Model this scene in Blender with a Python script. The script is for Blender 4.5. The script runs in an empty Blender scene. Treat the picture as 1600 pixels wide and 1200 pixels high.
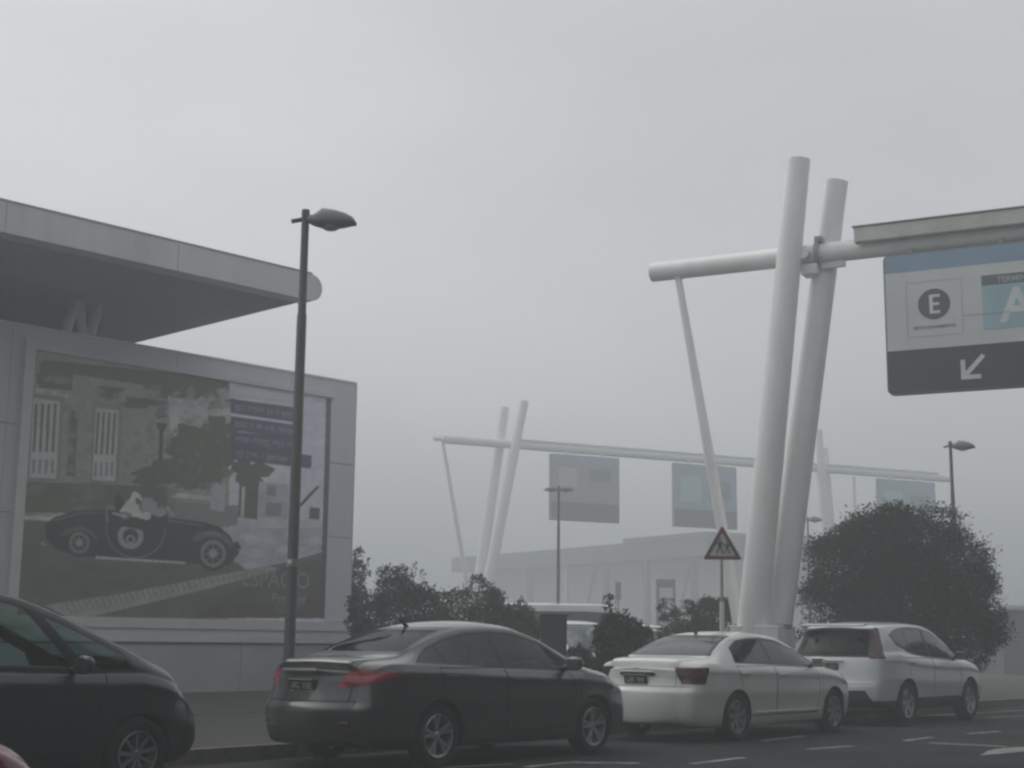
import bpy, bmesh, math, random
import numpy as np
from mathutils import Vector, Matrix, Euler
R = math.radians
D = bpy.data
scene = bpy.context.scene
COL = scene.collection
rnd = random.Random(7)
SHADE_CANOPY_P = 2.2

# ------------------------------------------------------------------ camera geometry
F, YH, CAMH, ROLL = 2250.0, 1003.7, 1.255, R(.64)
TILT = math.atan((YH - 600) / F)
CR, SR = math.cos(ROLL), math.sin(ROLL)
CT, ST = math.cos(TILT), math.sin(TILT)
CAM = Vector((0, 0, CAMH))

def ray(px, py):
    x, y = px - 800, py - 600
    u = CR * x + SR * y
    v = -SR * x + CR * y
    return Vector((u, F * CT + v * ST, F * ST - v * CT)) / F

def ground(px, py, z=0.0):
    r = ray(px, py)
    return CAM + r * ((z - CAMH) / r.z)

def at(px, py, Y):
    r = ray(px, py)
    return CAM + r * (Y / r.y)

def dirs(deg):
    a = R(deg)
    return Vector((math.sin(a), math.cos(a), 0)), Vector((-math.cos(a), math.sin(a), 0))

def onplane(px, py, n, p):
    r = ray(px, py)
    return CAM + r * (p / r.dot(n))

# ------------------------------------------------------------------ materials
def mat(name, col, rough=.6, metal=0., coat=0., bump=0., bscale=40., var=0., vscale=3., spec=.5, trans=None, col2=None, stretch=None):
    m = D.materials.new(name)
    m.use_nodes = True
    nt = m.node_tree
    b = nt.nodes['Principled BSDF']
    b.inputs['Roughness'].default_value = rough
    b.inputs['Metallic'].default_value = metal
    b.inputs['Coat Weight'].default_value = coat
    b.inputs['Coat Roughness'].default_value = .05
    b.inputs['Specular IOR Level'].default_value = spec
    c = (*col, 1)
    b.inputs['Base Color'].default_value = c
    tc = nt.nodes.new('ShaderNodeTexCoord')
    src = tc.outputs['Object']
    if stretch:
        mp = nt.nodes.new('ShaderNodeMapping')
        mp.inputs['Scale'].default_value = stretch
        nt.links.new(src, mp.inputs['Vector'])
        src = mp.outputs['Vector']
    if var > 0 or col2:
        n = nt.nodes.new('ShaderNodeTexNoise')
        n.inputs['Scale'].default_value = vscale
        n.inputs['Detail'].default_value = 6
        n.inputs['Roughness'].default_value = .65
        nt.links.new(src, n.inputs['Vector'])
        r = nt.nodes.new('ShaderNodeValToRGB')
        r.color_ramp.elements[0].position = .32
        r.color_ramp.elements[1].position = .68
        if col2:
            r.color_ramp.elements[0].color = (*col2, 1)
            r.color_ramp.elements[1].color = c
        else:
            r.color_ramp.elements[0].color = tuple(x * (1 - var) for x in col) + (1,)
            r.color_ramp.elements[1].color = tuple(min(1, x * (1 + var)) for x in col) + (1,)
        nt.links.new(n.outputs['Fac'], r.inputs['Fac'])
        nt.links.new(r.outputs['Color'], b.inputs['Base Color'])
    if bump > 0:
        n2 = nt.nodes.new('ShaderNodeTexNoise')
        n2.inputs['Scale'].default_value = bscale
        n2.inputs['Detail'].default_value = 5
        nt.links.new(src, n2.inputs['Vector'])
        bp = nt.nodes.new('ShaderNodeBump')
        bp.inputs['Strength'].default_value = bump
        bp.inputs['Distance'].default_value = .02
        nt.links.new(n2.outputs['Fac'], bp.inputs['Height'])
        nt.links.new(bp.outputs['Normal'], b.inputs['Normal'])
    return m

def glass(name, tint, refl=.045, rough=.05, edge=.9):
    m = D.materials.new(name)
    m.use_nodes = True
    nt = m.node_tree
    nt.nodes.clear()
    o = nt.nodes.new('ShaderNodeOutputMaterial')
    t = nt.nodes.new('ShaderNodeBsdfTransparent')
    t.inputs['Color'].default_value = (*tint, 1)
    g = nt.nodes.new('ShaderNodeBsdfGlossy')
    g.inputs['Roughness'].default_value = rough
    g.inputs['Color'].default_value = (.9, .95, .95, 1)
    lw = nt.nodes.new('ShaderNodeLayerWeight')
    lw.inputs['Blend'].default_value = .5
    pw = nt.nodes.new('ShaderNodeMath'); pw.operation = 'POWER'; pw.inputs[1].default_value = 4.0
    nt.links.new(lw.outputs['Facing'], pw.inputs[0])
    fr = nt.nodes.new('ShaderNodeMath'); fr.operation = 'MULTIPLY_ADD'; fr.inputs[1].default_value = edge; fr.inputs[2].default_value = refl
    nt.links.new(pw.outputs[0], fr.inputs[0])
    mx = nt.nodes.new('ShaderNodeMixShader')
    nt.links.new(fr.outputs[0], mx.inputs[0])
    nt.links.new(t.outputs[0], mx.inputs[1])
    nt.links.new(g.outputs[0], mx.inputs[2])
    nt.links.new(mx.outputs[0], o.inputs['Surface'])
    return m

M = {}
M['asphalt'] = mat('asphalt', (.032, .032, .034), .92, spec=.2, bump=.5, bscale=60, var=.42, vscale=.55)
M['pave'] = mat('paving', (.042, .041, .037), .9, bump=.25, bscale=14, var=.25, vscale=1.2)
M['kerb'] = mat('kerb_concrete', (.13, .125, .105), .85, bump=.3, bscale=20, var=.25, vscale=4)
M['soil'] = mat('soil', (.05, .05, .035), .95, bump=.8, bscale=9, var=.5, vscale=2)
M['mark'] = mat('road_paint', (.25, .25, .245), .9, var=.55, vscale=5, bump=.2)
M['white_steel'] = mat('white_steel', (.83, .83, .82), .42, var=.09, vscale=1.8, stretch=(1, 1, .25))
M['grey_steel'] = mat('grey_steel', (.30, .30, .285), .5, var=.2, vscale=3)
M['far_steel'] = mat('far_white_steel', (.84, .85, .85), .5)
M['lamp_grey'] = mat('lamp_paint', (.065, .065, .068), .5, var=.2, vscale=2, stretch=(1, 1, .3))
M['lamp_head'] = mat('lamp_head', (.17, .17, .175), .5, var=.1)
M['lens'] = mat('lamp_lens', (.32, .32, .32), .2)
M['panel'] = mat('wall_panel', (.60, .62, .67), .6, var=.06, vscale=.7, stretch=(1, 1, .35), bump=.03, bscale=3)
M['panel_low'] = mat('lower_wall_panel', (.40, .425, .455), .6, var=.10, vscale=.8)
M['frame'] = mat('white_frame', (.66, .66, .64), .5, var=.06)
M['seam'] = mat('dark_joint', (.10, .105, .115), .8)
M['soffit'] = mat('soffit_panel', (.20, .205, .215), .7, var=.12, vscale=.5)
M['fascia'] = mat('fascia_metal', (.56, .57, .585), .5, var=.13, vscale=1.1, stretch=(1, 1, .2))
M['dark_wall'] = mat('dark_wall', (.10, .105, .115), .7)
M['rubber'] = mat('rubber', (.016, .016, .017), .85, bump=.2, bscale=60)
M['plastic'] = mat('black_plastic', (.022, .022, .024), .6, bump=.05, bscale=80)
M['trim'] = mat('window_trim', (.008, .008, .009), .3)
M['liner'] = mat('arch_liner', (.008, .008, .008), .95)
M['alloy'] = mat('alloy', (.50, .51, .52), .32, metal=.75)
M['alloy_dark'] = mat('alloy_grey', (.30, .30, .31), .4, metal=.6)
M['disc'] = mat('brake_disc', (.05, .05, .05), .5, metal=.6)
M['chrome'] = mat('chrome', (.6, .6, .6), .12, metal=1)
M['seat'] = mat('seat_cloth', (.018, .018, .02), .9)
M['red_lamp'] = mat('red_lamp', (.30, .010, .030), .15, coat=.6, var=.3, vscale=9)
M['dark_red_lamp'] = mat('dark_red_lamp', (.06, .010, .013), .15, coat=.6, var=.3, vscale=9)
M['clear_lamp'] = mat('clear_lamp', (.55, .56, .57), .12, coat=.8, var=.3, vscale=14)
M['plate'] = mat('plate_black', (.02, .02, .022), .5)
M['plate_ink'] = mat('plate_ink', (.55, .55, .55), .5)
M['paint_grey'] = mat('paint_grey', (.058, .057, .057), .34, metal=.45, coat=1.0, var=.05, vscale=2)
M['paint_white'] = mat('paint_white', (.78, .785, .76), .4, coat=1.0, var=.05, vscale=1.4)
M['paint_cold'] = mat('paint_cold_white', (.74, .76, .765), .4, coat=1.0, var=.05, vscale=1.4)
M['paint_black'] = mat('paint_black', (.014, .014, .016), .33, coat=.55, var=.2, vscale=2)
M['paint_red'] = mat('paint_red', (.20, .008, .035), .35, coat=.8)
M['paint_silver'] = mat('paint_silver', (.42, .44, .45), .35, metal=.5, coat=.6)
for k_ in list(M):
    if k_.startswith('paint_'):
        nt_ = M[k_].node_tree
        o_ = nt_.nodes['Material Output']; b_ = nt_.nodes['Principled BSDF']
        ge = nt_.nodes.new('ShaderNodeNewGeometry'); di = nt_.nodes.new('ShaderNodeBsdfDiffuse'); mx_ = nt_.nodes.new('ShaderNodeMixShader')
        di.inputs['Color'].default_value = (.02, .02, .02, 1)
        nt_.links.new(ge.outputs['Backfacing'], mx_.inputs[0]); nt_.links.new(b_.outputs[0], mx_.inputs[1]); nt_.links.new(di.outputs[0], mx_.inputs[2])
        nt_.links.new(mx_.outputs[0], o_.inputs['Surface'])
M['glass_black'] = glass('privacy_glass', (.03, .032, .034), .012, .05, .35)
M['glass_dark'] = glass('tinted_glass', (.16, .18, .19))
M['glass_green'] = glass('green_glass', (.58, .72, .67))
M['glass_light'] = glass('pale_glass', (.45, .55, .53))

# ------------------------------------------------------------------ mesh helpers
class MB:
    def __init__(s):
        s.v, s.f, s.m, s.mats = [], [], [], []
    def mi(s, m):
        if m not in s.mats: s.mats.append(m)
        return s.mats.index(m)
    def add(s, vs, fs, m):
        o = len(s.v); k = s.mi(m)
        s.v += [tuple(x) for x in vs]
        s.f += [tuple(i + o for i in f) for f in fs]
        s.m += [k] * len(fs)
    def box(s, c, d, m, rot=None, ch=0.):
        x, y, z = d[0] / 2, d[1] / 2, d[2] / 2
        if ch <= 0:
            vs = [Vector((sx * x, sy * y, sz * z)) for sz in (-1, 1) for sy in (-1, 1) for sx in (-1, 1)]
            fs = [(0, 2, 3, 1), (4, 5, 7, 6), (0, 1, 5, 4), (2, 6, 7, 3), (0, 4, 6, 2), (1, 3, 7, 5)]
        else:
            bm = bmesh.new()
            bmesh.ops.create_cube(bm, size=1)
            bmesh.ops.scale(bm, vec=d, verts=bm.verts)
            bmesh.ops.bevel(bm, geom=list(bm.edges), offset=ch, segments=2, affect='EDGES', profile=.5)
            bm.verts.index_update()
            vs = [v.co.copy() for v in bm.verts]
            fs = [[v.index for v in f.verts] for f in bm.faces]
            bm.free()
        q = rot if rot is not None else Matrix.Identity(3)
        s.add([q @ v + Vector(c) for v in vs], fs, m)
    def tube(s, pts, rad, m, n=16, cap=True):
        pts = [Vector(p) for p in pts]
        if not isinstance(rad, (list, tuple)): rad = [rad] * len(pts)
        vs, fs = [], []
        ref = None
        for i, p in enumerate(pts):
            t = (pts[min(i + 1, len(pts) - 1)] - pts[max(i - 1, 0)]).normalized()
            if ref is None:
                ref = t.orthogonal().normalized()
            e = (ref - t * ref.dot(t)).normalized(); ref = e
            b = t.cross(e)
            for k in range(n):
                a = 2 * math.pi * k / n
                vs.append(p + (e * math.cos(a) + b * math.sin(a)) * rad[i])
        for i in range(len(pts) - 1):
            for k in range(n):
                fs.append((i * n + k, i * n + (k + 1) % n, (i + 1) * n + (k + 1) % n, (i + 1) * n + k))
        if cap:
            fs.append(tuple(range(n - 1, -1, -1)))
            o = (len(pts) - 1) * n
            fs.append(tuple(range(o, o + n)))
        s.add(vs, fs, m)
    def lathe(s, prof, m, n=40, axis='y', c=(0, 0, 0)):
        vs, fs = [], []
        for (r, h) in prof:
            for k in range(n):
                a = 2 * math.pi * k / n
                if axis == 'y': vs.append(Vector((r * math.cos(a), h, r * math.sin(a))) + Vector(c))
                else: vs.append(Vector((r * math.cos(a), r * math.sin(a), h)) + Vector(c))
        for i in range(len(prof) - 1):
            for k in range(n):
                f = (i * n + k, i * n + (k + 1) % n, (i + 1) * n + (k + 1) % n, (i + 1) * n + k)
                fs.append(f)
        s.add(vs, fs, m)
    def prism(s, poly, n, th, m):
        """closed planar polygon (3-D points) pushed out along n by th"""
        a = [Vector(p) for p in poly]; k = len(a); n = Vector(n)
        vs = a + [p + n * th for p in a]
        fs = [tuple(range(k - 1, -1, -1)), tuple(range(k, 2 * k))] + [(i, (i + 1) % k, k + (i + 1) % k, k + i) for i in range(k)]
        s.add(vs, fs, m)
    def build(s, name, parent=None, smooth=None, loc=None):
        me = D.meshes.new(name)
        me.from_pydata(s.v, [], s.f)
        for m in s.mats: me.materials.append(M[m] if isinstance(m, str) else m)
        me.polygons.foreach_set('material_index', s.m)
        bm = bmesh.new(); bm.from_mesh(me)
        bmesh.ops.recalc_face_normals(bm, faces=bm.faces)
        bm.to_mesh(me); bm.free()
        if smooth:
            me.polygons.foreach_set('use_smooth', [True] * len(me.polygons))
            me.set_sharp_from_angle(angle=R(smooth))
        me.update()
        o = D.objects.new(name, me)
        COL.objects.link(o)
        if parent: o.parent = parent
        if loc is not None: o.location = loc
        return o

def tag(o, label, cat, group=None, kind=None):
    if label: o['label'] = label
    if cat: o['category'] = cat
    if group: o['group'] = group
    if kind: o['kind'] = kind
    return o

def thing(name, label, cat, loc=(0, 0, 0), rz=0, group=None):
    o = D.objects.new(name, None)
    COL.objects.link(o)
    o.empty_display_size = .2
    o.location = loc
    o.rotation_euler = (0, 0, rz)
    return tag(o, label, cat, group)

def struct(o):
    o['kind'] = 'structure'
    return o

def text_mesh(s, size, align='CENTER', bold=0.):
    cu = D.curves.new('txt', 'FONT')
    cu.body = s; cu.size = size; cu.align_x = align; cu.align_y = 'CENTER'
    cu.offset = bold; cu.resolution_u = 4
    ob = D.objects.new('txt', cu)
    COL.objects.link(ob)
    dg = bpy.context.evaluated_depsgraph_get()
    me = ob.evaluated_get(dg).to_mesh()
    vs = [v.co.copy() for v in me.vertices]
    fs = [tuple(p.vertices) for p in me.polygons]
    ob.evaluated_get(dg).to_mesh_clear()
    D.objects.remove(ob); D.curves.remove(cu)
    return vs, fs

def add_text(mb, s, size, origin, ex, ez, m, n, off, bold=0., sx=1.):
    vs, fs = text_mesh(s, size, bold=bold)
    mb.add([Vector(origin) + ex * (v.x * sx) + ez * v.y + n * off for v in vs], fs, m)

# ------------------------------------------------------------------ car generator
def pchip(keys):
    xs = np.array([k[0] for k in keys], float); ys = np.array([k[1] for k in keys], float)
    h = np.diff(xs); dl = np.diff(ys) / h
    d = np.zeros(len(xs))
    d[0], d[-1] = dl[0], dl[-1]
    for i in range(1, len(xs) - 1):
        if dl[i - 1] * dl[i] > 0:
            w1 = 2 * h[i] + h[i - 1]; w2 = h[i] + 2 * h[i - 1]
            d[i] = (w1 + w2) / (w1 / dl[i - 1] + w2 / dl[i])
    def f(x):
        x = min(max(x, xs[0]), xs[-1])
        i = min(max(int(np.searchsorted(xs, x)) - 1, 0), len(h) - 1)
        t = (x - xs[i]) / h[i]
        return float((2 * t**3 - 3 * t**2 + 1) * ys[i] + (t**3 - 2 * t**2 + t) * h[i] * d[i] + (-2 * t**3 + 3 * t**2) * ys[i + 1] + (t**3 - t**2) * h[i] * d[i + 1])
    return f

def chaikin(p, n=2):
    for _ in range(n):
        q = [p[0]]
        for a, b in zip(p[:-1], p[1:]):
            q.append((a[0] * .75 + b[0] * .25, a[1] * .75 + b[1] * .25))
            q.append((a[0] * .25 + b[0] * .75, a[1] * .25 + b[1] * .75))
        q.append(p[-1])
        p = q
    return p

def hull(pts):
    pts = sorted(set(pts))
    def half(ps):
        o = []
        for p in ps:
            while len(o) >= 2 and (o[-1][0] - o[-2][0]) * (p[1] - o[-2][1]) - (o[-1][1] - o[-2][1]) * (p[0] - o[-2][0]) <= 0: o.pop()
            o.append(p)
        return o
    a = half(pts); b = half(pts[::-1])
    return a[:-1] + b[:-1]      # counter-clockwise

def smooth01(t):
    t = min(max(t, 0), 1)
    return t * t * (3 - 2 * t)

class Car:
    def __init__(s, spec):
        s.sp = spec
        s.top = pchip(spec['top']); s.belt = pchip(spec['belt']); s.bot = pchip(spec['bot'])
        s.W = pchip(spec['W']); s.wt = pchip(spec['wt']); s.crown = pchip(spec['crown'])
        s.xr = spec['top'][0][0]; s.xf = spec['top'][-1][0]
        s.rear = pchip(spec['rear']); s.front = pchip(spec['front'])
        s.bm = None
    def ze(s, x): return max(s.top(x) - s.crown(x), s.zs(x) + .012)
    def zs(s, x): return min(s.belt(x), s.top(x) - .035)
    def section(s, x):
        zb, zs, zt = s.bot(x), s.zs(x), s.top(x)
        ze = s.ze(x); W = s.W(x); wt = min(s.wt(x), W - .05)
        ws = W - s.sp.get('tuck', .055)
        ws = max(ws, wt + .01)
        mid = zb + (zs - zb) * s.sp.get('midf', .5)
        p = [(0, zb), (W * .5, zb), (W - .10, zb), (W - .035, zb + .05), (W - .012, mid - .08), (W, mid), (W - .004, mid + (zs - mid) * .25),
             (W - .010, mid + (zs - mid) * .62), (W - .003, mid + (zs - mid) * .73), (W - .012, mid + (zs - mid) * .82), (ws + .014, zs - .02), (ws, zs), (ws - .015, zs + .012),
             (ws + (wt - ws) * .5 + .012, zs + (ze - zs) * .5), (wt + .012, ze - .02), (wt - .03, ze + .012),
             (wt * .75, ze + (zt - ze) * .62), (wt * .4, ze + (zt - ze) * .92), (wt * .15, zt), (0, zt)]
        return chaikin(p, 2)
    def warp(s, x, z):
        lr, lf = s.sp.get('rear_len', .5), s.sp.get('front_len', .5)
        d = s.rear(z) * (1 - smooth01((x - s.xr) / lr)) + s.front(z) * (1 - smooth01((s.xf - x) / lf))
        return x + d
    def shell(s):
        L = s.xf - s.xr
        xs = [s.xr + L * (i / 74) for i in range(75)]
        for e in (.012, .03, .08, .11): xs += [s.xr + e, s.xf - e]
        xs = sorted(xs)
        bm = bmesh.new()
        rows = []
        for x in xs:
            h = s.section(x)
            left = [bm.verts.new((s.warp(x, z), y, z)) for (y, z) in h]
            right = [left[0]] + [bm.verts.new((s.warp(x, z), -y, z)) for (y, z) in h[1:-1]] + [left[-1]]
            rows.append((left, right, h, x))
        for (a, b) in zip(rows[:-1], rows[1:]):
            for i in range(len(a[2]) - 1):
                bm.faces.new((a[0][i], b[0][i], b[0][i + 1], a[0][i + 1]))
                bm.faces.new((a[1][i], a[1][i + 1], b[1][i + 1], b[1][i]))
        for (row, sg) in ((rows[0], -1), (rows[-1], 1)):
            L_, R_, h, x = row
            K = 14
            grid = []
            bulge = s.sp.get('bulge_r' if sg < 0 else 'bulge_f', .06)
            n = len(h)
            for i in range(n):
                y, z = h[i]
                if i in (0, n - 1):
                    grid.append([L_[i]] * (K + 1)); continue
                r = [L_[i]]
                fz = min(1, min(i, n - 1 - i) / 5)
                for k in range(1, K):
                    t = 1 - 2 * k / K
                    r.append(bm.verts.new((s.warp(x, z) + sg * bulge * fz * (1 - abs(t) ** 2.6), y * t, z)))
                r.append(R_[i])
                grid.append(r)
            for i in range(n - 1):
                for k in range(K):
                    q = [grid[i][k], grid[i][k + 1], grid[i + 1][k + 1], grid[i + 1][k]]
                    u = []
                    for v in q:
                        if v not in u: u.append(v)
                    if len(u) >= 3:
                        try: bm.faces.new(u)
                        except ValueError: pass
        bmesh.ops.remove_doubles(bm, verts=bm.verts, dist=1e-5)
        bmesh.ops.recalc_face_normals(bm, faces=bm.faces)
        me = D.meshes.new('shell'); bm.to_mesh(me); bm.free()
        me.materials.append(M[s.sp['paint']]); me.materials.append(M['liner'])
        ob = D.objects.new('shell', me); COL.objects.link(ob)
        # wheel arches
        mb = MB(); ra = s.sp['arch']
        for hx in (0, s.sp['wb']):
            for sg in (1, -1):
                y0, y1 = sg * (s.sp['track'] - .26), sg * 1.3
                mb.tube([(hx, y0, s.sp['hub']), (hx, y1, s.sp['hub'])], ra, 'liner', n=48)
        cut = mb.build('cutter')
        mod = ob.modifiers.new('b', 'BOOLEAN')
        mod.object = cut; mod.operation = 'DIFFERENCE'; mod.solver = 'EXACT'
        mod.material_mode = 'TRANSFER'
        dg = bpy.context.evaluated_depsgraph_get()
        me2 = D.meshes.new_from_object(ob.evaluated_get(dg))
        bm = bmesh.new(); bm.from_mesh(me2)
        s.mats = [m for m in me2.materials]
        D.objects.remove(ob); D.objects.remove(cut); D.meshes.remove(me2)
        bm.normal_update()
        for f in bm.faces: f.smooth = True
        s.bm = bm
    def carve(s, planes, pred):
        bm = s.bm
        for co, no in planes:
            fs = [f for f in bm.faces if pred(f.calc_center_median(), f.normal)]
            g = set(fs)
            for f in fs:
                g.update(f.edges); g.update(f.verts)
            bmesh.ops.bisect_plane(bm, geom=list(g), dist=1e-6, plane_co=co, plane_no=no)
        out = []
        for f in bm.faces:
            c = f.calc_center_median()
            if pred(c, f.normal) and all((c - Vector(co)).dot(Vector(no)) <= 1e-6 for co, no in planes): out.append(f)
        return out
    def take(s, faces, name, m, parent, push=0., thick=0., keep=False):
        bm = s.bm
        bm.normal_update()
        idx, vs, fs = {}, [], []
        for f in faces:
            q = []
            for v in f.verts:
                if v not in idx:
                    idx[v] = len(vs); vs.append(v.co + v.normal * push)
                q.append(idx[v])
            fs.append(q)
        if not fs: return None
        me = D.meshes.new(name); me.from_pydata(vs, [], fs)
        me.materials.append(M[m])
        me.polygons.foreach_set('use_smooth', [True] * len(me.polygons))
        me.set_sharp_from_angle(angle=R(40))
        o = D.objects.new(name, me); COL.objects.link(o); o.parent = parent
        if thick:
            md = o.modifiers.new('thickness', 'SOLIDIFY'); md.thickness = thick; md.offset = -1
        if not keep: bmesh.ops.delete(bm, geom=faces, context='FACES')
        return o
    def poly_planes(s, poly, off=0.):
        """planes (x,z) of a counter-clockwise convex polygon, pushed outward by off"""
        pl = []
        for (a, b) in zip(poly, poly[1:] + poly[:1]):
            dx, dz = b[0] - a[0], b[1] - a[1]
            l = math.hypot(dx, dz)
            if l < 1e-6: continue
            n = Vector((dz / l, 0, -dx / l))
            pl.append((Vector((a[0], 0, a[1])) + n * off, n))
        return pl
    def side_pred(s, sg, x0, x1, z0, z1):
        return lambda c, n: c.y * sg > .3 and n.y * sg > .18 and x0 - .12 < c.x < x1 + .12 and z0 - .12 < c.z < z1 + .12
    def slit(s, planes, pred):
        f = s.carve(planes, pred)
        if f: bmesh.ops.delete(s.bm, geom=f, context='FACES')
    def finish(s, parent):
        bm = s.bm
        me = D.meshes.new('body')
        loose = [v for v in bm.verts if not v.link_faces]
        bmesh.ops.delete(bm, geom=loose, context='VERTS')
        bm.to_mesh(me); bm.free()
        for m in s.mats: me.materials.append(m)
        me.set_sharp_from_angle(angle=R(32))
        o = D.objects.new('body', me); COL.objects.link(o); o.parent = parent
        return o

def X(x, n=1): return (Vector((x, 0, 0)), Vector((n, 0, 0)))
def Z(z, n=1): return (Vector((0, 0, z)), Vector((0, 0, n)))
def Y(y, n=1): return (Vector((0, y, 0)), Vector((0, n, 0)))

def wheel(parent, x, y, r, sg, rim_r, style, width=.21):
    """wheel with tyre and rim; sg is the outside"""
    mb = MB()
    mb.lathe([(.02, -.03), (.15, -.03), (.15, .0), (.02, .0)], 'disc', 24)
    w = mb.build('wheel', parent, 40)
    w.location = (x, y, r)
    if sg < 0: w.rotation_euler = (0, 0, math.pi)
    t = MB(); h = width / 2
    t.lathe([(rim_r - .02, -h + .015), (rim_r + .005, -h), (r - .035, -h - .004), (r - .008, -h + .03), (r, -h + .06), (r, h - .06), (r - .008, h - .03),
             (r - .035, h + .004), (rim_r + .02, h + .002), (rim_r, h - .012), (rim_r - .015, h - .03)], 'rubber', 48)
    t.build('tyre', w, 35)
    q = MB()
    am = style[1]
    q.lathe([(rim_r + .002, h - .012), (rim_r - .006, h - .004), (rim_r - .02, h - .012), (rim_r - .03, h - .05), (rim_r - .035, -h + .03), (rim_r, -h + .02)], am, 48)
    q.lathe([(.001, h - .022), (.028, h - .022), (.045, h - .034), (.055, h - .06)], am, 24)
    N = style[0]
    for k in range(N):
        for dd in style[2]:
            a = 2 * math.pi * (k + .15) / N
            a0, a1 = a + dd * .35, a + dd
            ws, we = style[3]
            def pt(rr, aa, off, hh):
                return Vector((rr * math.cos(aa) - off * math.sin(aa), hh, rr * math.sin(aa) + off * math.cos(aa)))
            r0, r1 = .035, rim_r - .014
            vs = [pt(r0, a0, -ws, h - .03), pt(r0, a0, ws, h - .03), pt(r1, a1, we, h - .014), pt(r1, a1, -we, h - .014),
                  pt(r0, a0, -ws * 1.3, h - .07), pt(r0, a0, ws * 1.3, h - .07), pt(r1, a1, we * 1.2, h - .06), pt(r1, a1, -we * 1.2, h - .06)]
            q.add(vs, [(0, 1, 2, 3), (4, 7, 6, 5), (0, 4, 5, 1), (1, 5, 6, 2), (2, 6, 7, 3), (3, 7, 4, 0)], am)
    q.build('rim', w, 30)
    return w

def mirror(parent, x, y, z, sg, m):
    mb = MB()
    prof = [(0, .0), (.05, .3), (.085, .75), (.095, 1), ]
    # housing: squashed rounded pod
    bm = bmesh.new()
    bmesh.ops.create_uvsphere(bm, u_segments=20, v_segments=12, radius=1)
    for v in bm.verts:
        c = v.co
        fx = .085 if c.x > 0 else .035
        v.co = Vector((c.x * fx, math.copysign(abs(c.y) ** .75, c.y) * .105, math.copysign(abs(c.z) ** .75, c.z) * .075))
    bm.verts.index_update()
    vs = [v.co + Vector((x, y + sg * .13, z + .04)) for v in bm.verts]
    fs = [[v.index for v in f.verts] for f in bm.faces]
    bm.free()
    mb.add(vs, fs, m)
    mb.tube([(x + .01, y - sg * .03, z - .02), (x + .01, y + sg * .07, z + .01)], [.035, .025], 'trim', 10)
    o = mb.build('side_mirror', parent, 50)
    g = MB()
    g.box((x - .033, y + sg * .13, z + .04), (.006, .165, .105), 'chrome', ch=.002)
    g.build('mirror_glass', o)
    return o

def seat(parent, x, y, z0, w=.48, head=True):
    mb = MB()
    mb.box((x, y, z0), (.5, w, .16), 'seat', ch=.05)
    mb.box((x - .27, y, z0 + .32), (.14, w - .02, .62), 'seat', rot=Euler((0, R(-14), 0)).to_matrix(), ch=.05)
    if head:
        for hy in ([y] if w < .7 else [y - .38, y + .38]):
            mb.box((x - .385, hy, z0 + .73), (.10, .26, .16), 'seat', rot=Euler((0, R(-12), 0)).to_matrix(), ch=.04)
            for e in (-.06, .06):
                mb.tube([(x - .365, hy + e, z0 + .58), (x - .375, hy + e, z0 + .67)], .008, 'chrome', 6)
    return mb.build('seat', parent, 40)

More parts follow.
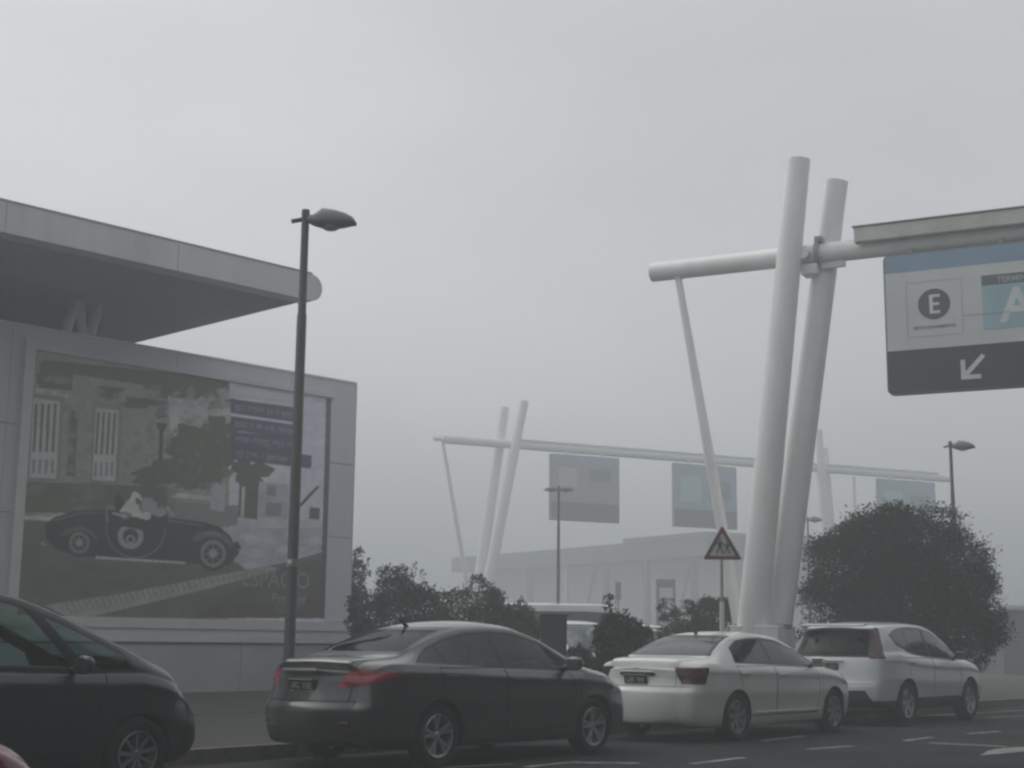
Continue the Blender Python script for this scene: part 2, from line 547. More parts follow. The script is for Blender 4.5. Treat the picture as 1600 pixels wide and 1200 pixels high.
def build_car(name, label, cat, spec, loc, yawdeg, group=None, detail=True):
    a = R(yawdeg)
    root = thing(name, label, cat, loc, math.pi / 2 - a, group)
    c = Car(spec); c.shell(); bm = c.bm
    sp = spec
    gl = sp.get('glass', 'glass_dark')
    # --- side glass
    for sg in (1, -1):
        xs = sp['dlo_top']
        pts = [(x, c.ze(x) - dz) for x, dz in xs] + [(x, c.zs(x) + dz) for x, dz in sp['dlo_bot']]
        P = hull([(round(p[0], 4), round(p[1], 4)) for p in pts])
        x0, x1 = min(p[0] for p in P), max(p[0] for p in P)
        z0, z1 = min(p[1] for p in P), max(p[1] for p in P)
        pr = c.side_pred(sg, x0, x1, z0, z1)
        cuts = sp['panes']            # list of (xlo_at_belt, xhi_at_belt, slope) pairs bounding each pane
        for (xa, sa, xb, sb) in cuts:
            pl = c.poly_planes(P, -.022)
            zr = sp['belt_ref']
            def tilt(xx, sl, d):
                n = Vector((1, 0, -sl)).normalized() * d
                return (Vector((xx, 0, zr)), n)
            pl = pl + [tilt(xa, sa, -1), tilt(xb, sb, 1)]
            f = c.carve(pl, pr)
            c.take(f, 'window', gl, root, push=-.004)
        f = c.carve(c.poly_planes(P), pr)
        c.take(f, 'window_trim', 'trim', root, push=-.001)
    # --- windscreen and rear window
    for nm, key, sg in (('windscreen', 'ws', 1), ('rear_window', 'rw', -1)):
        if key not in sp: continue
        x0, x1, zl, zh, yl, yh = sp[key]
        pr = lambda cc, n: n.x * sg > .12 and x0 < cc.x < x1 and cc.z > zl - .12 and abs(cc.y) < .9 and n.z > -.2
        def trap(e):
            sl = (yl - yh) / (zh - zl)
            n1 = Vector((0, 1, sl)).normalized(); n2 = Vector((0, -1, sl)).normalized()
            return [Z(zl + e, -1), Z(zh - e, 1), (Vector((0, yl, zl)) - n1 * e, n1), (Vector((0, -yl, zl)) - n2 * e, n2)]
        f = c.carve(trap(.03), pr)
        c.take(f, nm, sp.get('rear_glass', gl) if sg < 0 else gl, root, push=-.004)
        f = c.carve(trap(0), pr)
        c.take(f, 'window_trim', 'trim', root, push=-.001)
    # --- lamps and other regions cut from the shell
    for (nm, m, planes, pred, push) in sp.get('regions', lambda c: [])(c):
        f = c.carve(planes, pred)
        c.take(f, nm, m, root, push=push)
    # --- doors with shut lines
    for sg in (1, -1):
        for P in sp.get('doors', []):
            P = hull(P)
            x0, x1 = min(p[0] for p in P), max(p[0] for p in P)
            z0, z1 = min(p[1] for p in P), max(p[1] for p in P)
            pr = c.side_pred(sg, x0, x1, z0, z1)
            fi = c.carve(c.poly_planes(P, -.005), pr)
            fi = [f for f in fi if f.material_index == 0]
            d = c.take(fi, 'door', sp['paint'], root)
            fo = c.carve(c.poly_planes(P, .004), pr)
            fo = [f for f in fo if f.material_index == 0]
            if fo: bmesh.ops.delete(bm, geom=fo, context='FACES')
            hx, hz = x0 + .17, c.zs(x0 + .2) - .10
            if d:
                mb = MB()
                yy = sg * (c.W(hx) - .008)
                mb.box((hx, yy + sg * .018, hz), (.19, .022, .026), sp.get('handle', sp['paint']), ch=.009)
                mb.box((hx - .075, yy + sg * .004, hz), (.02, .03, .02), sp.get('handle', sp['paint']))
                mb.box((hx + .075, yy + sg * .004, hz), (.02, .03, .02), sp.get('handle', sp['paint']))
                mb.build('handle', d, 40)
    for planes, pred in sp.get('slits', lambda c: [])(c):
        c.slit(planes, pred)
    c.finish(root)
    # --- wheels
    for hx in (0, sp['wb']):
        for sg in (1, -1):
            wheel(root, hx, sg * (sp['track']), sp['hub'], sg, sp['rim_r'], sp['rim'])
    # --- interior
    fl = MB()
    fl.box((1.2, 0, .30), (2.6, 1.4, .04), 'seat')
    fl.box((sp['wb'] - .42, 0, sp['belt_ref'] - .10), (.42, 1.32, .26), 'seat', ch=.06)
    fl.box((-.35, 0, sp['belt_ref'] - .03), (.6, 1.2, .04), 'seat')
    fl.build('cabin_floor', root, 40)
    sz = sp.get('seat_z', .46)
    seat(root, 1.25, .36, sz); seat(root, 1.25, -.36, sz); seat(root, .42, 0, sz + .02, 1.2)
    sw = MB()
    cx, cz = sp['wb'] - .78, sp['belt_ref'] - .02
    ring = []
    for k in range(25):
        t = 2 * math.pi * k / 24
        ring.append((cx + .17 * math.sin(t) * .45, .36 + .18 * math.cos(t), cz + .17 * math.sin(t)))
    sw.tube(ring, .014, 'seat', 8, cap=False)
    sw.tube([(cx, .36, cz), (cx + .2, .36, cz - .1)], .03, 'seat', 8)
    sw.build('steering_wheel', root, 50)
    mx, mz = sp['mirror']
    for sg in (1, -1):
        mirror(root, mx, sg * (c.W(mx) - .055), mz, sg, sp.get('mirror_m', sp['paint']))
    if 'plate' in sp:
        px_, pz_, tl = sp['plate']
        rot = Euler((0, R(tl), 0)).to_matrix()
        pm = MB()
        pm.box((px_, 0, pz_), (.012, .36, .13), 'plate', rot=rot, ch=.003)
        p = pm.build('number_plate', root)
        pi = MB()
        for k in range(7):
            if k == 3: continue
            yy = .128 - k * .0427
            hh = (rnd.random(), rnd.random())
            segs = [(0, .026, .03, .007), (0, -.026, .03, .007), (0, 0, .026, .007), (.0135, .014, .007, .028), (.0135, -.014, .007, .028), (-.0135, .014, .007, .028), (-.0135, -.014, .007, .028)]
            for (dy, dz, wy, wz) in rnd.sample(segs, rnd.choice((4, 5, 5, 6))):
                pi.box(rot @ Vector((-.0075, yy + dy, dz - .006)) + Vector((px_, 0, pz_)), (.003, wy, wz), 'plate_ink', rot=rot)
        for dz in (.058, -.058):
            pi.box(rot @ Vector((-.0075, 0, dz)) + Vector((px_, 0, pz_)), (.003, .345, .007), 'plate_ink', rot=rot)
        pi.build('characters', p)
    if 'extra' in sp: sp['extra'](root, c)
    return root

# ---- specs -------------------------------------------------------
def corner(c, sg, x1, z0, z1, y_in, tilt=0., rear=True):
    """lamp at a rear or front corner"""
    if rear:
        n = Vector((1, 0, tilt)).normalized()
        pl = [(Vector((x1, 0, z0)), n), Z(z0, -1), Z(z1, 1), Y(y_in * sg, -sg)]
        pr = lambda p, q: p.x < x1 + .35 and p.y * sg > y_in - .1 and z0 - .15 < p.z < z1 + .15 and q.z < .93
    else:
        n = Vector((-1, 0, tilt)).normalized()
        pl = [(Vector((x1, 0, z0)), n), Z(z0, -1), Z(z1, 1), Y(y_in * sg, -sg)]
        pr = lambda p, q: p.x > x1 - .35 and p.y * sg > y_in - .1 and z0 - .15 < p.z < z1 + .15 and q.z < .93
    return pl, pr

def rear_pred(xr): return lambda p, q: p.x < xr + .45 and q.x < -.15
def front_pred(xf): return lambda p, q: p.x > xf - .45 and q.x > .1

def sedan_regions(c):
    out = []
    for sg in (1, -1):
        n2 = Vector((.12, 0, 1)).normalized(); n3 = Vector((.30, 0, -1)).normalized()
        pl = [(Vector((-.98, 0, .985)), n2), (Vector((-.98, 0, .80)), n3), X(-.33, 1), (Vector((0, sg * .46, .9)), Vector((0, -sg, .35)).normalized())]
        pr = lambda p, q, sg=sg: p.x < -.2 and p.y * sg > .3 and .65 < p.z < 1.2 and q.z < .6
        out.append(('tail_lamp', 'red_lamp', pl, pr, .004))
        pl, pr = corner(c, sg, 3.0, .70, .84, .42, .3, rear=False)
        out.append(('headlamp', 'clear_lamp', pl, pr, .003))
    out.append(('lower_bumper', 'plastic', [Z(.40, 1), X(-.52, 1), Y(.66, 1), Y(-.66, -1)], lambda p, q: p.x < -.2 and p.z < .55 and q.x < -.2, .002))
    out.append(('grille', 'plastic', [Z(.62, 1), Z(.32, -1), Y(.5, 1), Y(-.5, -1)], front_pred(3.56), -.004))
    return out

SEDAN = dict(paint='paint_grey', wb=2.648, hub=.316, track=.775, arch=.365, rim_r=.218, rim=(5, 'alloy', (-.17, .17), (.012, .019)), tuck=.06, midf=.55,
    top=[(-.98, .97), (-.95, 1.045), (-.88, 1.075), (-.62, 1.10), (-.42, 1.13), (-.1, 1.265), (.3, 1.395), (.7, 1.465), (1.1, 1.484), (1.45, 1.468), (1.85, 1.37), (2.2, 1.215), (2.56, 1.04), (2.72, 1.0), (3.15, .92), (3.42, .80), (3.54, .68), (3.57, .6)],
    belt=[(-.98, .93), (-.6, 1.02), (0, 1.01), (1, .965), (2, .925), (2.5, .915), (3.2, .80), (3.57, .56)],
    bot=[(-.98, .25), (-.9, .22), (-.6, .19), (0, .18), (2.6, .18), (3.2, .18), (3.57, .24)],
    W=[(-.98, .62), (-.95, .70), (-.88, .775), (-.72, .845), (-.35, .90), (.3, .91), (1.2, .895), (2.4, .905), (2.9, .89), (3.25, .83), (3.45, .72), (3.54, .62), (3.57, .56)],
    wt=[(-.98, .50), (-.6, .60), (-.42, .645), (0, .61), (.4, .575), (1.1, .57), (1.6, .59), (2.1, .645), (2.56, .72), (3.1, .70), (3.45, .52), (3.57, .40)],
    crown=[(-.98, .02), (-.5, .03), (0, .06), (.6, .075), (1.5, .075), (2.2, .05), (2.6, .035), (3.57, .03)],
    rear=[(.2, .06), (.33, .02), (.5, 0), (.58, .0), (.66, .045), (.9, .10), (1.02, .05), (1.1, .0)], front=[(.2, -.05), (.4, 0), (.6, -.02), (.75, -.1), (1, -.2)],
    rear_len=.45, front_len=.5, bulge_r=.19, bulge_f=.16, belt_ref=.96,
    dlo_top=[(-.30, .09), (-.05, .045), (.3, .035), (.7, .03), (1.1, .03), (1.5, .035), (1.9, .045), (2.3, .055)], dlo_bot=[(-.22, .035), (.2, .03), (1, .03), (2, .03), (2.42, .025)],
    panes=[(-.3, .5, .16, -.25), (.18, -.25, 1.04, -.08), (1.11, -.08, 2.5, -2)],
    ws=(1.55, 2.72, 1.03, 1.40, .70, .55), rw=(-.6, .62, 1.12, 1.405, .64, .50),
    rear_glass='glass_black', doors=[[(.08, .62), (.20, .33), (1.06, .33), (1.06, .99), (.0, .99)], [(1.08, .33), (2.2, .33), (2.28, .7), (2.2, .955), (1.08, .99)]],
    regions=sedan_regions, mirror=(2.12, .99), plate=(-1.095, .815, -14), seat_z=.42,
    slits=lambda c: [([Z(.668, 1), Z(.66, -1), Y(.62, 1), Y(-.62, -1)], rear_pred(-.98)), ([Y(.56, 1), Y(.552, -1), Z(.66, -1), Z(1.06, 1)], rear_pred(-.98)), ([Y(-.552, 1), Y(-.56, -1), Z(.66, -1), Z(1.06, 1)], rear_pred(-.98)),
        ([X(2.36, 1), X(2.353, -1), Z(.5, -1), Z(.93, 1)], lambda p, q: 2.2 < p.x < 2.5 and abs(q.y) > .3)])
def sedan_extra(root, c):
    mb = MB()
    mb.tube([(.42, 0, 1.40), (.27, 0, 1.50)], [.026, .008], 'trim', 8)
    mb.build('antenna', root, 40)
    mb = MB()
    for sg in (1, -1):
        mb = MB(); mb.box((-1.035, sg * .52, .45), (.02, .18, .045), 'dark_red_lamp', rot=Euler((0, 0, R(-17 * sg))).to_matrix(), ch=.006)
        mb.build('reflector', root)
    mb = MB()
    ob = [(-.99, .0, .0)]
    mb.box((-1.13, 0, .965), (.02, .5, .03), 'chrome', ch=.006)
    mb.build('boot_trim', root)
SEDAN['extra'] = sedan_extra

def exec_regions(c):
    out = []
    for sg in (1, -1):
        nx = Vector((1, 0, -.45)).normalized()
        ny = Vector((0, -sg, -.55)).normalized()
        pl = [(Vector((-.70, 0, .84)), nx), Z(.745, -1), Z(.955, 1), (Vector((0, sg * .545, .85)), ny)]
        pr = lambda p, q, sg=sg: p.x < -.3 and p.y * sg > .35 and .6 < p.z < 1.1 and q.z < .9
        out.append(('tail_lamp', 'dark_red_lamp', pl, pr, .004))
        pl, pr = corner(c, sg, 3.02, .70, .86, .45, .3, rear=False)
        out.append(('headlamp', 'clear_lamp', pl, pr, .003))
    out.append(('grille', 'plastic', [Z(.80, 1), Z(.5, -1), Y(.34, 1), Y(-.34, -1)], front_pred(3.56), -.004))
    return out
EXEC = dict(paint='paint_white', wb=2.76, hub=.316, track=.765, arch=.36, rim_r=.215, rim=(7, 'alloy_dark', (0,), (.022, .03)), tuck=.05, midf=.55,
    top=[(-1.02, .95), (-1.0, 1.02), (-.94, 1.06), (-.7, 1.085), (-.46, 1.10), (-.2, 1.215), (.1, 1.335), (.4, 1.41), (.75, 1.44), (1.1, 1.447), (1.5, 1.42), (1.85, 1.325), (2.2, 1.165), (2.5, 1.03), (2.65, .995), (3.1, .93), (3.4, .84), (3.53, .74), (3.57, .66)],
    belt=[(-1.02, .92), (-.6, 1.0), (0, .985), (1, .96), (2, .935), (2.5, .92), (3.2, .82), (3.57, .62)],
    bot=[(-1.02, .25), (-.9, .21), (-.6, .18), (0, .17), (2.7, .18), (3.2, .18), (3.57, .24)],
    W=[(-1.02, .63), (-.99, .70), (-.92, .77), (-.72, .835), (-.25, .878), (.4, .885), (2.4, .885), (2.95, .875), (3.3, .82), (3.48, .73), (3.54, .65), (3.57, .60)],
    wt=[(-1.02, .52), (-.6, .62), (-.46, .66), (0, .60), (.4, .565), (1.1, .56), (1.6, .58), (2.1, .635), (2.5, .70), (3.1, .70), (3.45, .56), (3.57, .44)],
    crown=[(-1.02, .02), (-.5, .025), (0, .05), (.6, .06), (1.5, .06), (2.2, .045), (2.6, .03), (3.57, .03)],
    rear=[(.18, .06), (.33, .01), (.5, 0), (.64, .01), (.70, .05), (.85, .09), (1.0, .06), (1.1, 0)], front=[(.2, -.05), (.4, 0), (.6, -.01), (.8, -.08), (1, -.15)],
    rear_len=.4, front_len=.5, bulge_r=.17, bulge_f=.14, belt_ref=.95,
    dlo_top=[(.13, .075), (.4, .035), (.75, .03), (1.1, .03), (1.5, .035), (1.9, .045), (2.3, .055)], dlo_bot=[(.03, .03), (1, .03), (2, .03), (2.38, .025)],
    panes=[(-.2, .5, .30, -.28), (.33, -.28, 1.02, -.08), (1.09, -.08, 2.5, -2)],
    ws=(1.5, 2.66, 1.02, 1.37, .68, .54), rw=(-.6, .62, 1.105, 1.385, .65, .50),
    doors=[[(.15, .62), (.25, .32), (1.03, .32), (1.03, .975), (.02, .975)], [(1.05, .32), (2.22, .32), (2.30, .7), (2.25, .945), (1.05, .975)]],
    regions=exec_regions, mirror=(2.1, .985), plate=(-1.135, .80, -7), seat_z=.40, handle='paint_white',
    slits=lambda c: [([Z(.718, 1), Z(.712, -1), Y(.72, 1), Y(-.72, -1)], rear_pred(-1.02)), ([Y(.535, 1), Y(.53, -1), Z(.72, -1), Z(.93, 1)], rear_pred(-1.02)), ([Y(-.53, 1), Y(-.535, -1), Z(.72, -1), Z(.93, 1)], rear_pred(-1.02)),
        ([X(2.40, 1), X(2.394, -1), Z(.5, -1), Z(.93, 1)], lambda p, q: 2.2 < p.x < 2.6 and abs(q.y) > .3)])
def exec_extra(root, c):
    mb = MB()
    mb.box((-1.11, 0, .895), (.02, .52, .022), 'chrome', ch=.006)
    mb.build('boot_trim', root)
    mb = MB()
    mb.box((-1.095, 0, .868), (.03, .54, .03), 'plastic', ch=.004)
    mb.build('plate_recess', root)
    mb = MB()
    for sg in (1, -1):
        mb.box((1.38, sg * (c.W(1.1) - .004), .36), (1.8, .02, .03), 'paint_white', ch=.008)
    mb.build('sill_trim', root)
    mb = MB()
    mb.tube([(.35, 0, 1.40), (.30, 0, 1.455)], [.03, .01], 'trim', 8)
    mb.build('antenna', root, 40)
EXEC['extra'] = exec_extra

def suv_regions(c):
    out = []
    for sg in (1, -1):
        # tall lamp along the rear pillar, flaring at its foot
        nx = Vector((1, 0, -.35)).normalized()
        pl = [Z(1.06, -1), Z(1.55, 1), (Vector((-.74, 0, 1.06)), Vector((1, 0, -.44)).normalized()), (Vector((0, sg * .655, 1.06)), Vector((0, -sg, -.14)).normalized())]
        pr = lambda p, q, sg=sg: p.x < -.1 and p.y * sg > .3 and .95 < p.z < 1.66 and q.z < .9
        out.append(('tail_lamp', 'dark_red_lamp', pl, pr, .006))
        pl, pr = corner(c, sg, 2.98, .84, 1.0, .45, .3, rear=False)
        out.append(('headlamp', 'clear_lamp', pl, pr, .003))
    out.append(('lower_bumper', 'plastic', [Z(.56, 1), (Vector((0, .62, .56)), Vector((0, 1, .6)).normalized()), (Vector((0, -.62, .56)), Vector((0, -1, .6)).normalized())], lambda p, q: p.x < -.2 and p.z < .75 and q.x < -.15, .003))
    out.append(('lower_bumper', 'plastic', [Z(.40, 1), X(-.36, 1)], lambda p, q: p.x < -.2 and p.z < .6, .003))
    for sg in (1, -1):
        out.append(('sill_cladding', 'plastic', [Z(.425, 1), X(.36, -1), X(2.26, 1)], lambda p, q, sg=sg: p.y * sg > .3 and .2 < p.x < 2.45 and p.z < .55 and abs(q.y) > .2, .003))
    out.append(('front_cladding', 'plastic', [Z(.42, 1), X(3.0, -1)], lambda p, q: p.x > 2.7 and p.z < .6, .003))
    out.append(('grille', 'plastic', [Z(.85, 1), Z(.6, -1), Y(.5, 1), Y(-.5, -1)], front_pred(3.53), -.004))
    return out
SUV = dict(paint='paint_cold', wb=2.62, hub=.345, track=.785, arch=.41, rim_r=.225, rim=(5, 'alloy', (-.12, .12), (.018, .024)), tuck=.05, midf=.52,
    top=[(-1.0, 1.56), (-.92, 1.595), (-.6, 1.63), (0, 1.66), (.6, 1.675), (1.1, 1.665), (1.5, 1.60), (1.9, 1.44), (2.35, 1.19), (2.52, 1.14), (3.0, 1.06), (3.3, .97), (3.47, .85), (3.53, .74)],
    belt=[(-1.0, 1.14), (-.3, 1.15), (.3, 1.10), (1, 1.05), (2, 1.02), (2.4, 1.01), (3.1, .93), (3.53, .70)],
    bot=[(-1.0, .36), (-.8, .28), (-.4, .25), (0, .24), (2.6, .24), (3.2, .25), (3.53, .34)],
    W=[(-1.0, .74), (-.96, .80), (-.88, .845), (-.6, .885), (0, .91), (1, .905), (2.4, .91), (2.9, .90), (3.25, .84), (3.43, .73), (3.5, .65), (3.53, .60)],
    wt=[(-1.0, .60), (-.8, .64), (-.3, .655), (.5, .645), (1.2, .645), (1.7, .665), (2.35, .73), (3.0, .72), (3.4, .56), (3.53, .44)],
    crown=[(-1.0, .05), (0, .06), (1.4, .06), (2.2, .045), (2.5, .035), (3.53, .03)],
    rear=[(.25, .06), (.45, 0), (.62, 0), (.72, .04), (1.0, .09), (1.1, .12), (1.45, .33), (1.55, .34), (1.66, .30)], front=[(.25, -.08), (.5, 0), (.7, -.01), (.9, -.1), (1.1, -.2)],
    rear_len=1.1, front_len=.5, bulge_r=.13, bulge_f=.15, belt_ref=1.06,
    dlo_top=[(-.34, .15), (-.1, .075), (.2, .045), (.6, .035), (1.0, .035), (1.4, .04), (1.75, .05), (2.15, .06)], dlo_bot=[(-.22, .14), (.05, .06), (.3, .035), (1, .03), (2, .03), (2.26, .025)],
    panes=[(-.6, .5, .33, -.2), (.36, -.2, 1.03, -.06), (1.10, -.06, 2.4, -2)],
    glass='glass_light', rear_glass='glass_black',
    ws=(1.4, 2.5, 1.15, 1.575, .70, .57), rw=(-1.3, -.3, 1.08, 1.54, .66, .59),
    doors=[[(.12, .75), (.28, .43), (1.05, .43), (1.05, 1.065), (.0, 1.085)], [(1.07, .43), (2.12, .43), (2.2, .8), (2.12, 1.03), (1.07, 1.06)]],
    regions=suv_regions, mirror=(2.0, 1.08), mirror_m='plastic', plate=(-1.065, .93, -12), seat_z=.55, handle='paint_cold',
    slits=lambda c: [([Z(.668, 1), Z(.66, -1), Y(.74, 1), Y(-.74, -1)], rear_pred(-1.0)),
        ([X(2.27, 1), X(2.263, -1), Z(.6, -1), Z(1.0, 1)], lambda p, q: 2.1 < p.x < 2.4 and abs(q.y) > .3)])
def suv_extra(root, c):
    mb = MB()
    mb.box((-1.07, 0, 1.02), (.03, .56, .035), 'chrome', ch=.008)
    mb.build('tailgate_trim', root)
    mb = MB()
    mb.box((-.80, 0, 1.598), (.24, 1.12, .03), 'paint_cold', rot=Euler((0, R(-8), 0)).to_matrix(), ch=.012)
    mb.build('roof_spoiler', root, 40)
    mb = MB()
    pts = [(0, 0)]
    mb.tube([(-.84, -.05, 1.13), (-.76, .32, 1.21)], .01, 'trim', 6)
    mb.build('rear_wiper', root)
SUV['extra'] = suv_extra

def mpv_regions(c):
    out = []
    for sg in (1, -1):
        pl, pr = corner(c, sg, 2.98, .66, .83, .42, .45, rear=False)
        out.append(('headlamp', 'clear_lamp' if c.sp['paint'] != 'paint_black' else 'smoke_lamp', pl, pr, .003))
        pl, pr = corner(c, sg, c.xr + .3, .8, 1.15, .5, 0)
        out.append(('tail_lamp', 'dark_red_lamp', pl, pr, .003))
    out.append(('grille', 'plastic', [Z(.60, 1), Z(.3, -1), Y(.5, 1), Y(-.5, -1)], front_pred(c.xf), -.004))
    return out
M['smoke_lamp'] = mat('smoked_lamp', (.06, .06, .065), .2, coat=.6, var=.4, vscale=12)
MPV = dict(paint='paint_black', wb=2.63, hub=.305, track=.73, arch=.35, rim_r=.195, rim=(9, 'alloy_dark', (0,), (.013, .016)), tuck=.05, midf=.55,
    top=[(-.66, 1.54), (-.55, 1.61), (-.2, 1.68), (.3, 1.715), (.8, 1.72), (1.2, 1.69), (1.55, 1.62), (1.9, 1.50), (2.3, 1.32), (2.80, 1.09), (2.96, 1.03), (3.22, .93), (3.36, .82), (3.42, .68), (3.44, .58)],
    belt=[(-.66, 1.08), (0, 1.03), (1, .98), (2, .955), (2.6, .95), (3.1, .84), (3.44, .56)],
    bot=[(-.66, .36), (-.5, .26), (0, .2), (2.6, .19), (3.1, .2), (3.44, .27)],
    W=[(-.66, .68), (-.6, .76), (-.4, .82), (0, .845), (2.4, .845), (2.85, .83), (3.15, .77), (3.34, .66), (3.42, .56), (3.44, .52)],
    wt=[(-.66, .55), (-.2, .58), (.5, .56), (1.2, .565), (1.7, .60), (2.2, .645), (2.72, .69), (3.1, .65), (3.35, .46), (3.44, .36)],
    crown=[(-.66, .05), (0, .065), (1.2, .065), (2.2, .045), (2.7, .03), (3.44, .03)],
    rear=[(.25, .05), (.45, 0), (.7, 0), (1.0, .05), (1.5, .25)], front=[(.2, -.05), (.4, 0), (.6, -.03), (.8, -.12), (1, -.2)],
    rear_len=.7, front_len=.5, bulge_r=.08, bulge_f=.15, belt_ref=.98,
    dlo_top=[(-.25, .1), (.1, .04), (.5, .035), (.9, .035), (1.25, .04), (1.6, .045), (2.0, .05), (2.5, .055)], dlo_bot=[(-.2, .04), (1, .03), (2, .03), (2.62, .025)],
    panes=[(-.4, .3, .86, -.12), (.94, -.12, 2.02, -.85), (2.15, -.85, 2.8, -2)],
    glass='glass_green', ws=(1.25, 2.98, 1.07, 1.64, .68, .54), rw=(-.9, .1, 1.15, 1.54, .56, .48),
    doors=[[(.1, .6), (.22, .32), (.9, .32), (.9, 1.0), (.0, 1.02)], [(.92, .32), (2.12, .32), (2.2, .65), (2.3, .97), (.92, 1.0)]],
    regions=mpv_regions, mirror=(1.98, 1.0), plate=(-.70, .8, -5), seat_z=.52)

HATCH = dict(MPV); HATCH.update(paint='paint_cold', glass='glass_light',
    top=[(-.66, 1.36), (-.55, 1.43), (-.2, 1.48), (.3, 1.505), (.8, 1.50), (1.2, 1.47), (1.55, 1.39), (1.9, 1.27), (2.3, 1.13), (2.72, 1.0), (2.9, .96), (3.2, .88), (3.35, .78), (3.42, .66), (3.44, .58)], ws=(1.25, 2.9, 1.0, 1.415, .66, .54), rw=(-.9, .1, 1.08, 1.36, .56, .48), seat_z=.45)

def van_regions(c):
    out = []
    for sg in (1, -1):
        pl, pr = corner(c, sg, c.xr + .12, .8, 1.3, .75, 0)
        out.append(('tail_lamp', 'dark_red_lamp', pl, pr, .003))
    return out
VAN = dict(paint='paint_cold', wb=3.5, hub=.34, track=.80, arch=.40, rim_r=.205, rim=(6, 'alloy_dark', (0,), (.03, .035)), tuck=.04, midf=.5,
    top=[(-1.1, 2.40), (-1.0, 2.45), (0, 2.50), (2.4, 2.50), (2.9, 2.40), (3.4, 2.0), (3.95, 1.42), (4.1, 1.32), (4.4, 1.15), (4.52, .95), (4.55, .85)],
    belt=[(-1.1, 1.42), (3, 1.38), (3.6, 1.3), (4.55, .8)],
    bot=[(-1.1, .4), (0, .28), (3.5, .28), (4.55, .36)],
    W=[(-1.1, .88), (-1.0, .95), (-.5, .97), (3.4, .97), (4.0, .94), (4.4, .8), (4.55, .62)],
    wt=[(-1.1, .78), (-.8, .84), (2.5, .84), (3.4, .82), (4.0, .82), (4.4, .66), (4.55, .5)],
    crown=[(-1.1, .06), (3, .08), (3.8, .05), (4.55, .04)],
    rear=[(.3, .05), (.5, 0), (1.4, .02), (2.5, .12)], front=[(.3, -.05), (.5, 0), (.9, -.05), (1.4, -.2)],
    rear_len=.6, front_len=.5, bulge_r=.05, bulge_f=.2, belt_ref=1.42,
    dlo_top=[(-.85, .22), (0, .2), (2.5, .2), (2.9, .2), (3.3, .2)], dlo_bot=[(-.85, .06), (2.9, .06), (3.65, .05)],
    panes=[(-1, 0, .4, 0), (.5, 0, 1.7, 0), (1.8, 0, 2.7, 0), (2.85, 0, 3.8, -1)],
    ws=(2.9, 4.1, 1.42, 2.3, .80, .72), rw=(-1.3, -.6, 1.5, 2.2, .70, .66),
    doors=[[(2.8, .45), (3.0, .4), (3.05, 1.4), (2.8, 1.4)]], regions=van_regions, mirror=(3.6, 1.45), plate=(-1.13, 1.0, -2), seat_z=.8)

# parked row along the kerb
build_car('sedan_car', 'dark grey sedan with bright red tail lamp, parked behind the white saloon', 'car', SEDAN, (-1.370, 15.545, 0), 39.75)
build_car('sedan_car', 'white sedan with dark red tail lamps, parked between the grey sedan and the white SUV', 'car', EXEC, (2.387, 20.143, 0), 39.5)
build_car('suv_car', 'white SUV with black lower bumper parked before the big round bush', 'car', SUV, (5.827, 24.531, 0), 39.0)
build_car('minivan_car', 'black minivan with green tinted side window, nose towards the grey sedan', 'car', MPV, (-5.37, 10.77, 0), 39.5)
build_car('hatchback_car', 'dark red car nearest the camera, only its bonnet edge in view', 'car', dict(HATCH, paint='paint_red'), (-4.39, 3.41, 0), 50)

# ------------------------------------------------------------------ ground, pavement, markings
A, N = dirs(39.4)           # along the kerb, away from the road
def ap(s, p, z=0.): return A * s + N * p + Vector((0, 0, z))
g = MB()
S = 560
g.add([(-S, -S, 0), (S, -S, 0), (S, S, 0), (-S, S, 0)], [(0, 1, 2, 3)], 'asphalt')
struct(g.build('road'))
g = MB()
KP = 12.0
def slab(mb, s0, s1, p0, p1, z0, z1, m):
    vs = [ap(s, p, z) for z in (z0, z1) for s, p in ((s0, p0), (s1, p0), (s1, p1), (s0, p1))]
    mb.add(vs, [(4, 5, 6, 7), (0, 1, 5, 4), (1, 2, 6, 5), (2, 3, 7, 6), (3, 0, 4, 7)], m)
slab(g, -30, 62, KP + .16, 27.5, -.05, .146, 'pave')
struct(g.build('pavement'))
g = MB()
s = -30
while s < 62:
    slab(g, s, s + .985, KP, KP + .155, -.05, .15, 'kerb'); s += 1
struct(g.build('kerb'))
g = MB()      # planted bed behind the pavement
slab(g, 3, 60, 17.5, 27.0, .10, .152, 'soil')
struct(g.build('flower_bed'))
def stripe(px0, px1, w, z=.004):
    a, b = ground(*px0), ground(*px1)
    d = (b - a).normalized(); q = Vector((-d.y, d.x, 0)) * w / 2
    g = MB()
    n = max(2, int((b - a).length / .25))
    L_ = [a + (b - a) * (i / n) for i in range(n + 1)]
    vs = []
    for p in L_:
        vs += [p + q * (1 + rnd.uniform(-.12, .08)) + Vector((0, 0, z)), p - q * (1 + rnd.uniform(-.12, .08)) + Vector((0, 0, z))]
    g.add(vs, [(2 * i, 2 * i + 1, 2 * i + 3, 2 * i + 2) for i in range(n)], 'mark')
    return struct(g.build('road_marking'))
for a, b, w in (((1080, 1194), (1162, 1184), .11), ((1190, 1158), (1258, 1150), .11), ((1262, 1171), (1332, 1166), .11), ((1412, 1158), (1456, 1152), .11),
                ((1452, 1161), (1572, 1167), .17), ((1512, 1147), (1562, 1143), .11), ((820, 1199), (905, 1190), .12), ((895, 1192), (1000, 1193), .15), ((690, 1200), (800, 1194), .10)):
    stripe(a, b, w)
# arrow head painted at the end of the long stroke
g = MB()
pts = [ground(*q, .004) for q in ((1530, 1181), (1545, 1172), (1572, 1168), (1600, 1167), (1640, 1166), (1600, 1174))]
g.add(pts, [tuple(range(6))], 'mark')
struct(g.build('road_marking'))
